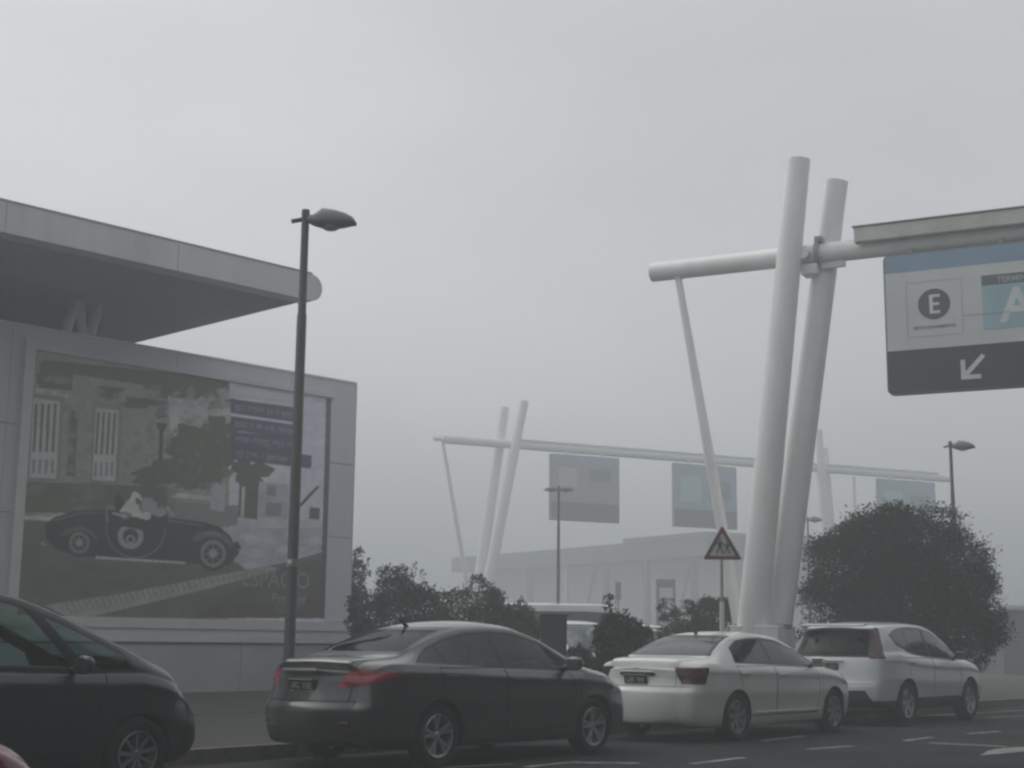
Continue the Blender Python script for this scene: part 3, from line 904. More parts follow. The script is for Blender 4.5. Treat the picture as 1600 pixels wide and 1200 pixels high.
# bay lines by the kerb ahead of the SUV
stripe((1440, 1119), (1600, 1110), .16); stripe((1540, 1122), (1620, 1117), .12)

# ------------------------------------------------------------------ pavilion on the left with its screen wall
BA, BN = dirs(44)
PW = 26.0
O0 = BN * PW
def bp(s, q, z): return BA * s + BN * (PW + q) + Vector((0, 0, z))   # q>0 is behind the wall face
def bsz(px, py, p=PW):
    w = onplane(px, py, BN, p)
    return w.dot(BA), w.z
sR = (bsz(557, 600)[0] + bsz(545, 990)[0]) / 2
sF = (bsz(45, 548)[0] + bsz(15, 930)[0]) / 2
ztop = (bsz(300, 560)[1] + bsz(557, 597)[1]) / 2
zl1, zl0 = bsz(300, 967)[1], bsz(300, 1007)[1]
print('wall', sF, sR, ztop, zl1, zl0)
sTip = bsz(504, 440, 22.5)[0]
zc = (bsz(440, 456, 22.5)[1] + bsz(240, 418, 22.5)[1]) / 2
zt_ = (bsz(440, 410, 22.5)[1] + bsz(240, 364, 22.5)[1]) / 2
print('canopy', sTip, zc, zt_)
pav = thing('pavilion_building', 'grey pavilion with a thin pointed canopy roof, left behind the black minivan', 'building', bp(sF, 0, .15))
inv = Matrix.Translation(-bp(sF, 0, .15))
def addb(mb, s0, s1, q0, q1, z0, z1, m):
    vs = [bp(s_, q_, z_) for z_ in (z0, z1) for s_, q_ in ((s0, q0), (s1, q0), (s1, q1), (s0, q1))]
    mb.add(vs, [(3, 2, 1, 0), (4, 5, 6, 7), (0, 1, 5, 4), (1, 2, 6, 5), (2, 3, 7, 6), (3, 0, 4, 7)], m)
def built(mb, name, root, smooth=None):
    o = mb.build(name, root, smooth)
    o.matrix_parent_inverse = Matrix.Translation(-Vector(root.location))
    return o
m_ = MB()
# upper wall: panels with open joints in front of a dark backing
xs = [sF - 9.2, sF - 6.4, sF - 3.4, sF - .34, sR - .34 - 4.6, sR - 1.9, sR]
zs_ = [zl1 + .003, 3.6, 5.3, ztop]
for i in range(len(xs) - 1):
    for j in range(3):
        if i < 3: addb(m_, xs[i] + .012, xs[i + 1] - .012, -.02 if i == 2 else 0, .06, zs_[j] + .010, zs_[j + 1] - (.010 if j < 2 else 0), 'panel')
        else: addb(m_, xs[i] + .008, xs[i + 1] - .008, 0, .06, zs_[j] + .008, zs_[j + 1] - (.008 if j < 2 else 0), 'panel')
addb(m_, sF - 9.2, sR - .01, .065, .5, .15, ztop - .02, 'seam')
addb(m_, sF - 9.2, sR + .005, -.02, .52, ztop + .002, ztop + .05, 'frame')
addb(m_, sR + .001, sR + .03, 0, .5, .15, ztop, 'panel')
built(m_, 'wall', pav)
m_ = MB()
zm = (zl0 + zl1) / 2
addb(m_, sF - 9.2, sR + .02, -.10, .06, zm + .06, zl1, 'frame')
addb(m_, sF - 9.2, sR + .02, -.06, .06, zm - .08, zm + .06, 'panel')
addb(m_, sF - 9.2, sR + .02, -.09, .06, zl0 + .05, zm - .082, 'frame')
addb(m_, sF - 9.2, sR + .02, -.045, .06, zl0, zl0 + .05, 'seam')
built(m_, 'ledge', pav)
m_ = MB()
for k in range(6):
    s1 = sR - k * 3.0
    addb(m_, s1 - 2.985, s1, -.03, .06, .16, zl0 - .004, 'panel_low')
built(m_, 'base_wall', pav)
# canopy roof
sL = sTip - 26
zt_ -= .08
rc = (zt_ - zc) / 2; zmid = (zt_ + zc) / 2
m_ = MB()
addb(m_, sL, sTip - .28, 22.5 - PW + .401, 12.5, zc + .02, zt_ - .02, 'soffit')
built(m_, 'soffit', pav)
m_ = MB()
def nose(grow):
    pts = [(sL, zmid - rc - grow)]
    for k in range(17):
        t = -math.pi / 2 + math.pi * k / 16
        pts.append((sTip - rc + (rc + grow) * math.cos(t), zmid + (rc + grow) * math.sin(t)))
    return pts + [(sL, zmid + rc + grow)]
m_.prism([bp(s_, 22.5 - PW, z_) for s_, z_ in nose(0)], BN, .40, 'fascia')
built(m_, 'fascia', pav, 40)
m_ = MB()
for k in range(1, 8):
    s1 = sTip - 3.4 * k
    addb(m_, s1 - .008, s1 + .008, 22.5 - PW - .003, 22.5 - PW + .01, zc, zt_ - .004, 'grey_steel')
addb(m_, sL, sTip - rc, 22.5 - PW - .012, 22.5 - PW + .03, zt_ - .001, zt_ + .035, 'grey_steel')
built(m_, 'fascia_joint', pav)
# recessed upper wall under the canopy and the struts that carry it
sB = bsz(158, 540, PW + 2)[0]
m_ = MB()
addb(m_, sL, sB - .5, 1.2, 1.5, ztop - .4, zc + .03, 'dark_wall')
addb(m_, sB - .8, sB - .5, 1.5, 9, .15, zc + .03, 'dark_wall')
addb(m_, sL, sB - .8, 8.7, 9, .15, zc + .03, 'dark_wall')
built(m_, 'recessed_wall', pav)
for (a_, b_) in ((98, 118), (128, 122), (138, 152)):
    m_ = MB()
    s0 = bsz(a_, 525, PW + .3)[0]; s1 = bsz(b_, 470, PW + .3)[0]
    m_.tube([bp(s0, .25, ztop - .02), bp(s1, .25, zc + .05)], .10, 'panel', 12)
    built(m_, 'strut', pav, 40)

# ------------------------------------------------------------------ advertising panel on the wall
bb = thing('billboard', 'large framed poster with an old black open car, on the pavilion wall', 'billboard', bp((sF + sR) / 2, 0, zl1))
sP1 = (bsz(517, 616)[0] + bsz(508, 968)[0]) / 2
zPt = bsz(200, 562)[1] - .0
zPt = (bsz(60, 560)[1] + bsz(480, 606)[1]) / 2
print('poster', sP1, zPt)
m_ = MB()
fw = .20
sFa = sF - fw / 2
addb(m_, sFa, sFa + fw, -.13, -.0, zl1 + .002, zPt + fw, 'frame')
addb(m_, sFa + fw + .002, sP1 + .03, -.09, -.0, zPt, zPt + .10, 'panel')
built(m_, 'frame', bb)
INK = {}
def pcol(name, c, var=.25, vs=1.5):
    INK[name] = c
    M[name] = mat(name, c, .45, var=var, vscale=vs)
pcol('print_wall', (.40, .39, .34), .30, .9); pcol('print_light', (.64, .64, .63), .22, 1.2); pcol('print_window', (.66, .66, .64), .18, 3)
pcol('print_shade', (.115, .105, .09), .35, 1.2); pcol('print_leaf', (.12, .115, .08), .5, 3.2); pcol('print_olive', (.135, .135, .085), .35, 1.3)
pcol('print_road', (.15, .142, .134), .25, 1.0); pcol('print_black', (.014, .014, .017), .4, 2.0); pcol('print_tile', (.42, .415, .40), .25, 5)
pcol('print_purple', (.082, .064, .155), .18, 2); pcol('print_lilac', (.74, .755, .85), .12, 1.1); pcol('print_ink', (.42, .41, .44), .2, 6)
pcol('print_ground', (.50, .52, .58), .2, 1.0); pcol('print_cream', (.80, .78, .74), .3, 8); pcol('print_dim', (.27, .26, .26), .2, 4)
pcol('print_faint', (.27, .265, .27), .35, 9); pcol('print_text', (.30, .285, .35), .3, 9)
pcol('print_maroon', (.11, .075, .075), .3, 2)
EZ = Vector((0, 0, 1))
m_ = MB()
LAY = [0]
# the printed picture is painted on a pixel sheet first and then becomes the colours of one finely divided flat mesh
PX0, PY0, PWD, PHT, SS = 10, 535, 520, 450, 2
IMG = np.zeros((PHT * SS, PWD * SS, 3))
def P(px, py):
    w = onplane(px, py, BN, PW - .01)
    return w.dot(BA), w.z
def pr(poly, m, step=True, alpha=1.0):
    pts = np.array([((x - PX0) * SS, (y - PY0) * SS) for x, y in poly], float)
    x0 = max(int(pts[:, 0].min()), 0); x1 = min(int(pts[:, 0].max()) + 2, PWD * SS)
    y0 = max(int(pts[:, 1].min()), 0); y1 = min(int(pts[:, 1].max()) + 2, PHT * SS)
    if x1 <= x0 or y1 <= y0: return
    gy, gx = np.mgrid[y0:y1, x0:x1] + .5
    ins = np.zeros(gx.shape, bool)
    for (xa, ya), (xb, yb) in zip(pts, np.roll(pts, -1, 0)):
        if ya == yb: continue
        hit = ((ya > gy) != (yb > gy)) & (gx < (xb - xa) * (gy - ya) / (yb - ya) + xa)
        ins ^= hit
    sub = IMG[y0:y1, x0:x1]
    sub[ins] = sub[ins] * (1 - alpha) + np.array(INK[m]) * alpha
def blob(cx, cy, rx, ry, m, n=26, j=.18, seed=0, step=True):
    r_ = random.Random(seed)
    k1, k2 = r_.uniform(0, 6), r_.uniform(0, 6)
    pts = []
    for k in range(n):
        t = 2 * math.pi * k / n
        f = 1 + j * (math.sin(3 * t + k1) * .5 + math.sin(7 * t + k2) * .35 + r_.uniform(-.4, .4))
        pts.append((cx + rx * f * math.cos(t), cy + ry * f * math.sin(t)))
    pr(pts, m, step)
def ell(cx, cy, rx, ry, m, n=30, step=True): blob(cx, cy, rx, ry, m, n, 0, 0, step)
def ringp(cx, cy, r0, r1, asp, m, n=34):
    for k in range(n):
        t0, t1 = 2 * math.pi * k / n, 2 * math.pi * (k + 1) / n
        pr([(cx + r * asp * math.cos(t), cy + r * math.sin(t)) for r, t in ((r0, t0), (r1, t0), (r1, t1), (r0, t1))], m)
# base sheet of the poster
zb_ = zl1 + .004
s_in = sFa + fw + .003
def speck(n, x0, x1, y0, y1, r0, r1, cols, seed, inside=None, asp=1.0, alpha=.45):
    r_ = random.Random(seed)
    for k in range(n):
        x_, y_ = r_.uniform(x0, x1), r_.uniform(y0, y1)
        if inside and not inside(x_, y_): continue
        rr = r_.uniform(r0, r1)
        q = r_.uniform(0, 6)
        pr([(x_ + rr * asp * r_.uniform(.6, 1.2) * math.cos(2 * math.pi * i / 7 + q), y_ + rr * r_.uniform(.6, 1.2) * math.sin(2 * math.pi * i / 7 + q)) for i in range(7)], r_.choice(cols), alpha=alpha)
IMG[:] = INK['print_wall']
pr([(358, 540), (530, 540), (530, 990), (358, 990)], 'print_lilac')
# facade: cornice shades, windows, arch garland, plinth
pr([(62, 566), (115, 574), (112, 610), (60, 606)], 'print_shade')
pr([(56, 606), (108, 614), (106, 622), (55, 614)], 'print_light')
blob(80, 590, 26, 12, 'print_shade', seed=3)
pr([(66, 562), (358, 592), (358, 622), (240, 604), (150, 590), (66, 578)], 'print_shade')
blob(290, 612, 52, 17, 'print_shade', j=.4, seed=11)
blob(170, 612, 22, 9, 'print_shade', j=.4, seed=12); blob(222, 630, 34, 8, 'print_shade', j=.4, seed=13); blob(258, 645, 16, 9, 'print_shade', j=.4, seed=14)
pr([(262, 618), (362, 640), (362, 700), (268, 690)], 'print_light')
speck(60, 285, 360, 628, 690, 4, 14, ['print_light', 'print_ground', 'print_wall'], 204, alpha=.4)
blob(344, 628, 20, 12, 'print_shade', j=.5, seed=21)
pr([(36, 752), (262, 760), (262, 806), (34, 806)], 'print_olive')
pr([(36, 800), (190, 804), (190, 812), (34, 814)], 'print_light')
pr([(108, 640), (122, 642), (118, 745), (104, 742)], 'print_olive')
speck(70, 70, 345, 585, 640, 3, 8, ['print_shade', 'print_wall', 'print_dim', 'print_wall'], 101, lambda x, y: y > 588 + (x - 60) * .105, asp=1.8)
speck(50, 98, 146, 625, 745, 3, 8, ['print_wall', 'print_dim', 'print_wall'], 102)
speck(60, 190, 262, 640, 752, 3, 9, ['print_wall', 'print_dim', 'print_wall', 'print_olive'], 103)
speck(40, 265, 358, 610, 660, 2, 8, ['print_light', 'print_ground', 'print_dim'], 104, asp=1.6)
for (x0, x1, yt, yb) in ((52, 94, 622, 748), (150, 186, 636, 752)):
    pr([(x0 - 5, yt - 8), (x1 + 5, yt - 3), (x1 - 1, yb + 4), (x0 - 9, yb + 2)], 'print_dim')
    pr([(x0, yt), (x1, yt + 5), (x1 - 6, yb), (x0 - 6, yb - 2)], 'print_window')
    LAY[0] += 1
    for k in range(4):
        u0 = x0 + (x1 - x0) * (.09 + .235 * k)
        u1 = u0 + (x1 - x0) * .10
        pr([(u0 - 1, yt + 8), (u1 - 1, yt + 9), (u1 - 5, yb - 42), (u0 - 5, yb - 42)], 'print_shade', False)
        pr([(u0 - 5, yb - 30), (u1 - 5, yb - 30), (u1 - 6, yb - 8), (u0 - 6, yb - 8)], 'print_dim', False)
# street lamp and tree in the picture
pr([(249, 672), (255, 673), (253, 748), (247, 748)], 'print_black')
pr([(243, 660), (262, 662), (257, 674), (248, 673)], 'print_black')
blob(318, 706, 52, 48, 'print_leaf', n=44, j=.3, seed=5); blob(285, 735, 55, 26, 'print_leaf', n=40, j=.3, seed=6); blob(245, 747, 40, 15, 'print_shade', n=36, j=.35, seed=7)
blob(345, 672, 24, 22, 'print_leaf', j=.4, seed=8); blob(300, 690, 22, 20, 'print_olive', j=.4, seed=15); blob(322, 742, 30, 20, 'print_olive', j=.4, seed=16)
pr([(260, 768), (335, 776), (335, 783), (260, 776)], 'print_light')
pr([(262, 784), (372, 790), (372, 822), (262, 826)], 'print_dim')
pr([(330, 752), (352, 755), (350, 800), (328, 796)], 'print_ground')
speck(240, 250, 372, 660, 768, 1.6, 6, ['print_leaf', 'print_olive', 'print_shade', 'print_dim', 'print_olive'], 105, lambda x, y: ((x - 312) / 60) ** 2 + ((y - 712) / 56) ** 2 < 1, alpha=.6)
speck(40, 215, 300, 736, 764, 2, 6, ['print_shade', 'print_road', 'print_leaf'], 106)
speck(70, 40, 262, 758, 804, 3, 10, ['print_olive', 'print_dim', 'print_shade', 'print_olive'], 107, asp=2.5)
# right part: houses and pavement
blob(392, 740, 30, 22, 'print_leaf', j=.4, seed=9)
pr([(374, 744), (405, 748), (402, 812), (372, 808)], 'print_shade'); pr([(378, 760), (383, 760), (381, 808), (376, 808)], 'print_light')
pr([(405, 752), (452, 758), (450, 812), (403, 810)], 'print_ground'); pr([(418, 758), (432, 760), (431, 775), (417, 773)], 'print_dim'); pr([(416, 785), (440, 787), (439, 806), (415, 806)], 'print_dim')
pr([(372, 812), (506, 812), (506, 822), (370, 822)], 'print_light')
pr([(484, 792), (500, 794), (499, 812), (483, 811)], 'print_shade')
pr([(340, 824), (508, 824), (510, 900), (380, 920), (300, 905)], 'print_ground')
pr([(466, 790), (496, 758), (499, 761), (469, 793)], 'print_black')
speck(90, 372, 500, 826, 900, 3, 10, ['print_ground', 'print_lilac', 'print_ground'], 108, asp=2.2)
# roadway and tiled kerb
pr([(36, 812), (180, 820), (372, 880), (395, 900), (330, 922), (100, 945), (26, 962), (28, 905)], 'print_road')
pr([(26, 955), (110, 934), (250, 915), (350, 896), (440, 880), (506, 862), (507, 966), (26, 966)], 'print_road')
speck(160, 50, 330, 884, 935, 2, 7, ['print_road', 'print_shade', 'print_road', 'print_maroon'], 109, lambda x, y: y < 958 - (x - 26) * .17, 3.5)
pr([(70, 946), (200, 926), (335, 900), (420, 884), (440, 889), (300, 926), (150, 962), (110, 966)], 'print_tile')
LAY[0] += 1
for k in range(34):
    t = k / 33
    x_ = 100 + 300 * t; y_ = 941 - 50 * t
    pr([(x_, y_), (x_ + 3.4, y_ - .5), (x_ + 14 - 8 * t, y_ + 18 - 12 * t), (x_ + 10.5 - 8 * t, y_ + 19 - 12 * t)], 'print_dim', False)
pr([(380, 918), (440, 886), (505, 872), (505, 966), (330, 966), (340, 940)], 'print_shade')
pr([(330, 948), (505, 936), (505, 966), (300, 966)], 'print_maroon')
speck(80, 350, 485, 922, 958, 2, 6, ['print_shade', 'print_road', 'print_maroon'], 110, lambda x, y: y > 938 or x > 400, asp=3)
# the old open car
pr([(70, 820), (85, 808), (120, 798), (165, 796), (200, 802), (240, 806), (290, 812), (320, 816), (345, 824), (362, 840), (368, 862), (366, 876), (356, 884), (330, 884), (300, 880), (200, 876), (120, 868), (88, 858), (72, 842)], 'print_black')
pr([(150, 869), (290, 878), (289, 881), (149, 873)], 'print_light')
for (cx, cy, r_) in ((124, 848, 20), (333, 865, 25)):
    ell(cx, cy, r_, r_ * 1.12, 'print_black'); ringp(cx, cy, r_ * .62, r_ * .84, .95, 'print_dim'); ell(cx, cy, r_ * .26, r_ * .28, 'print_ink')
    LAY[0] += 1
    for k in range(8):
        t = k * math.pi / 4
        c_, s_ = math.cos(t), math.sin(t)
        pr([(cx + c_ * 4 - s_, cy + s_ * 4 + c_), (cx + c_ * 4 + s_, cy + s_ * 4 - c_), (cx + c_ * r_ * .6 + s_ * .6, cy + s_ * r_ * .62 - c_ * .6), (cx + c_ * r_ * .6 - s_ * .6, cy + s_ * r_ * .62 + c_ * .6)], 'print_dim', False)
ringp(204, 838, 12, 20, 1.02, 'print_ink'); ringp(204, 843, 4, 7, 1, 'print_ink')
ringp(212, 826, 45.0, 46.6, 1.0, 'print_dim')
pr([(165, 790), (165, 815), (255, 815), (262, 800), (240, 790)], 'print_dim')
pr([(168, 796), (262, 804), (262, 822), (230, 830), (170, 818)], 'print_black')
for (cx, cy, rx, ry, m, sd) in ((212, 778, 9, 9, 'print_cream', 1), (205, 795, 16, 13, 'print_cream', 2), (232, 790, 12, 12, 'print_ink', 3), (186, 786, 8, 12, 'print_black', 4), (248, 800, 12, 7, 'print_ink', 5), (226, 806, 12, 6, 'print_cream', 6), (215, 783, 4, 5, 'print_shade', 7), (197, 805, 8, 6, 'print_dim', 8)):
    blob(cx, cy, rx, ry, m, 18, .3, sd)
pr([(176, 800), (198, 806), (197, 809), (175, 803)], 'print_light')
pr([(352, 850), (372, 846), (378, 858), (368, 872)], 'print_black')
pr([(300, 842), (310, 832), (330, 828), (350, 834), (366, 850), (362, 856), (346, 842), (326, 838), (308, 846)], 'print_road', alpha=.8)
pr([(318, 833), (334, 831), (348, 837), (346, 839), (333, 834), (319, 836)], 'print_dim', alpha=.8)
pr([(262, 812), (318, 820), (318, 822), (262, 815)], 'print_dim', alpha=.7)
pr([(92, 836), (104, 826), (126, 822), (146, 830), (154, 844), (148, 842), (136, 832), (120, 829), (104, 836)], 'print_road', alpha=.8)
pr([(84, 812), (120, 801), (160, 799), (160, 801), (121, 804), (86, 815)], 'print_dim', alpha=.6)
pr([(262, 790), (272, 806), (270, 807), (259, 792)], 'print_light', alpha=.8)
pr([(372, 858), (379, 856), (380, 866), (374, 868)], 'print_light', alpha=.6)
pr([(70, 848), (64, 846), (64, 850), (72, 853)], 'print_light', alpha=.6)
# headline block in white lettering on purple, strip, wordmark
for (x1, ya, yb, yc, yd) in ((462, 623, 645, 637, 660), (462, 650, 672, 664, 686), (462, 674, 698, 684, 708), (487, 694, 718, 712, 732)):
    pr([(361, ya), (x1, yc), (x1 - 1, yd), (360, yb)], 'print_purple')
LAY[0] += 1
r_ = random.Random(5)
for (ya, sl) in ((631, .145), (657, .14), (681, .11), (703, .13)):
    x_ = 368
    while x_ < 456:
        w_ = r_.uniform(2.2, 4.6)
        y_ = ya + (x_ - 361) * sl
        hh = r_.choice((7, 7, 10))
        for (u0, u1, v0, v1) in ((0, .3, 0, 1), (.6, 1, .1, 1), (0, 1, .0, .25)) if r_.random() < .6 else ((0, 1, 0, .25), (0, .35, 0, 1), (0, 1, .75, 1)):
            pr([(x_ + w_ * u0, y_ + hh * v0), (x_ + w_ * u1, y_ + hh * v0), (x_ + w_ * u1, y_ + hh * v1), (x_ + w_ * u0, y_ + hh * v1)], 'print_text', False)
        x_ += w_ + (1.3 if r_.random() < .8 else 5)
pr([(361, 614), (463, 628), (463, 632), (361, 619)], 'print_light')
pr([(510, 616), (518, 617), (510, 967), (500, 967)], 'print_purple')
def soften(a, r):
    for ax in (0, 1):
        for _ in range(3):
            k = 2 * r + 1
            p_ = np.concatenate([np.repeat(np.take(a, [0], ax), r + 1, ax), a, np.repeat(np.take(a, [-1], ax), r, ax)], ax)
            cs = np.cumsum(p_, ax)
            n_ = a.shape[ax]
            a = (np.take(cs, range(k, k + n_), ax) - np.take(cs, range(0, n_), ax)) / k
    return a
rg_ = np.random.default_rng(12)
def cloud(r):
    n_ = soften(rg_.normal(size=IMG.shape[:2])[..., None], r)[..., 0]
    return n_ / n_.std()
tone = 1 + .04 * cloud(18) + .035 * cloud(6) + .035 * cloud(2)
PIC = np.clip(.5 * IMG + .5 * soften(IMG, 1), 0, 1) * tone[..., None]
PIC = np.clip(PIC, .008, .9)
NX, NZ = 420, 290
sA, sB_ = sFa + fw + .003, sP1
zA_, zB_ = zl1 + .004, zPt - .003
vv, cc_ = [], []
for j in range(NZ + 1):
    for i in range(NX + 1):
        w_ = bp(sA + (sB_ - sA) * i / NX, -.010, zA_ + (zB_ - zA_) * j / NZ)
        vv.append(w_)
        l_ = w_ - CAM
        dpt = l_.y * CT + l_.z * ST; up_ = -l_.y * ST + l_.z * CT
        u_, v_ = F * l_.x / dpt, -F * up_ / dpt
        x_, y_ = 800 + CR * u_ - SR * v_, 600 + SR * u_ + CR * v_
        ix = min(max(int((x_ - PX0) * SS), 0), PWD * SS - 1); iy = min(max(int((y_ - PY0) * SS), 0), PHT * SS - 1)
        cc_.append(PIC[iy, ix])
ff = [(j * (NX + 1) + i, j * (NX + 1) + i + 1, (j + 1) * (NX + 1) + i + 1, (j + 1) * (NX + 1) + i) for j in range(NZ) for i in range(NX)]
pm_ = D.materials.new('poster_print'); pm_.use_nodes = True
pb_ = pm_.node_tree.nodes['Principled BSDF']; pb_.inputs['Roughness'].default_value = .45
pa_ = pm_.node_tree.nodes.new('ShaderNodeVertexColor'); pa_.layer_name = 'print'
pm_.node_tree.links.new(pa_.outputs['Color'], pb_.inputs['Base Color'])
M['poster_print'] = pm_
m_.add(vv, ff, 'poster_print')
add_text(m_, 'ESPACIO', .50, bp(P(432, 907)[0], 0, P(432, 907)[1]), BA, EZ, 'print_faint', BN, -.014, bold=.006, sx=.95)
add_text(m_, 'Premier', .30, bp(P(452, 936)[0], 0, P(452, 936)[1]), BA, EZ, 'print_faint', BN, -.014, bold=.004, sx=1.0)
po_ = built(m_, 'poster', bb)
ca_ = po_.data.color_attributes.new('print', 'FLOAT_COLOR', 'POINT')
buf = np.ones((len(po_.data.vertices), 4), np.float32)
buf[:len(cc_), :3] = np.array(cc_, np.float32)
ca_.data.foreach_set('color', buf.ravel())


# ------------------------------------------------------------------ street lamps
def lamp(loc, h, label, rz=0., s=1., double=False):
    t = thing('street_lamp', label, 'street lamp', loc, rz, 'street lamps on slim dark poles')
    p = MB()
    p.tube([(0, 0, 0), (0, 0, .9), (0, 0, .92), (0, 0, h - 1.2), (0, 0, h - 1.18), (0, 0, h)], [.078 * s, .076 * s, .066 * s, .058 * s, .05 * s, .046 * s], 'lamp_grey', 18)
    p.tube([(0, 0, 0), (0, 0, .03)], .14, 'lamp_grey', 18)
    o = p.build('pole', t, 40)
    c = MB()
    c.tube([(0, 0, h), (0, 0, h + .12)], .05, 'lamp_grey', 14)
    c.tube([(-.17, 0, h - .03), (.1, 0, h + .03)], .028, 'lamp_grey', 10)
    c.build('collar', t, 40)
    hs_ = .8 if double else 1.0
    for sg in ((1, -1) if double else (1,)):
        hd = MB()
        # sections along the arm: x, half width, bottom z, top z
        secs = [(.02, .05, -.03, .05), (.10, .085, -.075, .07), (.20, .125, -.10, .15), (.34, .14, -.115, .135), (.48, .125, -.085, .095), (.575, .095, -.06, .045), (.625, .05, -.055, -.025)]
        n = 14
        vs, fs = [], []
        for (x, w, zb, zt) in secs:
            zc_ = zb + (zt - zb) * .35
            for k in range(n):
                a = 2 * math.pi * k / n
                zz = zc_ + (math.sin(a) * (zt - zc_) if math.sin(a) > 0 else math.sin(a) * (zc_ - zb))
                vs.append((sg * x * hs_, w * hs_ * math.cos(a), h + zz * hs_ * hs_))
        for i in range(len(secs) - 1):
            for k in range(n):
                fs.append((i * n + k, i * n + (k + 1) % n, (i + 1) * n + (k + 1) % n, (i + 1) * n + k))
        fs += [tuple(range(n)), tuple(range((len(secs) - 1) * n, len(secs) * n))]
        hd.add(vs, fs, 'lamp_head')
        ho = hd.build('lamp_head', t, 45)
        ln = MB()
        ln.lathe([(.001, h - .125), (.07, h - .122), (.10, h - .105), (.105, h - .08)], 'lens', 20, 'z', (sg * .31 * hs_, 0, .045 * (double is True)))
        ln.build('lens', ho, 50)
    return t, o
# near lamp stands on the kerb
w = None
best = None
lp = ap(0, 12.7)
rr_ = ray(451, 1040)
w = CAM + rr_ * (12.75 / rr_.dot(N)); 
Ynear = w.y
hn = at(479, 343, Ynear).z
xb = w.x
t_, pole_ = lamp((w.x, w.y, .148), hn - .148, 'street lamp with a tall dark pole standing before the poster, nearest lamp', R(4))
stk = MB()
zz_ = at(457, 880, Ynear).z - .148
stk.tube([(-.004, -.006, zz_ - .045), (-.004, -.006, zz_ + .05)], .066, 'print_dim', 18)
stk.box((-.03, -.064, zz_ + .01), (.05, .02, .05), 'print_cream', ch=.004)
stk.build('sticker', t_)
for (px, top, Yd, lab, dbl) in ((873, 765, 47, 'hazy street lamp with heads both ways in front of the first far sign', True), (1485, 697, 37, 'street lamp with one head sticking up behind the big round bush', False), (1262, 812, 62, 'tiny faint street lamp just right of the big white columns', False)):
    q = at(px, top, Yd)
    lamp((q.x, q.y, 0), q.z, lab, R(-6), .85 if dbl else .9, dbl)

# ------------------------------------------------------------------ gantries
def gframe(P0, deg):
    d = Vector((math.sin(R(deg)), math.cos(R(deg)), 0))
    nf = Vector((-d.y, d.x, 0))
    if nf.dot(-Vector(P0)) < 0: nf = -nf
    return d, nf
def splane(px, py, P0, nf, off):
    p = (Vector(P0) + nf * off).dot(nf)
    r = ray(px, py)
    return CAM + r * ((p - CAM.dot(nf)) / r.dot(nf))
EZ = Vector((0, 0, 1))

G1P = Vector((2.96, 29.9, 0)); d1, n1 = gframe(G1P, 117)
def g1(px, py, off=0.):
    w = splane(px, py, G1P, n1, off); return (w - G1P).dot(d1), w.z
g1t = thing('sign_gantry', 'large white tubular gantry with two tilted columns, near, carrying the E sign', 'gantry', g1(1190, 975, 0) and tuple(G1P + d1 * g1(1190, 975)[0]))
def gp(s, off, z): return G1P + d1 * s + n1 * off + EZ * z
zb1 = (g1(1020, 422)[1] + g1(1200, 409)[1]) / 2
print('g1 beam z', zb1, 'cover', g1(1340, 360), g1(1600, 322), 'tube top', g1(1018, 410), g1(1210, 393), 'bot', g1(1045, 440), g1(1205, 424))
m_ = MB()
rb = .205
m_.tube([gp(0, 0, zb1), gp(.02, 0, zb1), gp(17, 0, zb1)], [rb - .015, rb, rb], 'white_steel', 28)
m_.tube([gp(.015, 0, zb1), gp(-.004, 0, zb1)], rb - .03, 'grey_steel', 28)
built(m_, 'beam', g1t, 40)
for (bot, tops, off) in (((1178, 960), (1248, 250), .32), ((1216, 960), (1307, 284), -.30)):
    for rep in (0, 11.2):
        sb, zb = g1(*bot, off); st, zt = g1(*tops, off)
        k = (zb - 1.3) / (zt - zb)
        s0 = sb - (st - sb) * k
        if rep: sb2, st2, s02 = 11.2 + 4.2 - (sb - 2), 11.2 + 4.2 - (st - 2), 11.2 + 4.2 - (s0 - 2)
        else: s02, st2 = s0, st
        m_ = MB()
        p0, p1 = gp(s02, off, 1.3), gp(st2, off, zt)
        m_.tube([p0, p0.lerp(p1, .35), p0.lerp(p1, .7), p1], [.305, .285, .258, .232], 'white_steel', 32)
        m_.tube([p1 - (p1 - p0).normalized() * .09, p1 + (p1 - p0).normalized() * .006], .237, 'far_steel', 32)
        for kk in (.18, .62):
            pk = p0.lerp(p1, kk); dk = (p1 - p0).normalized(); rk = .305 - .073 * kk
            m_.tube([pk, pk + dk * .035], rk + .006, 'far_steel', 32)
        built(m_, 'column', g1t, 40)
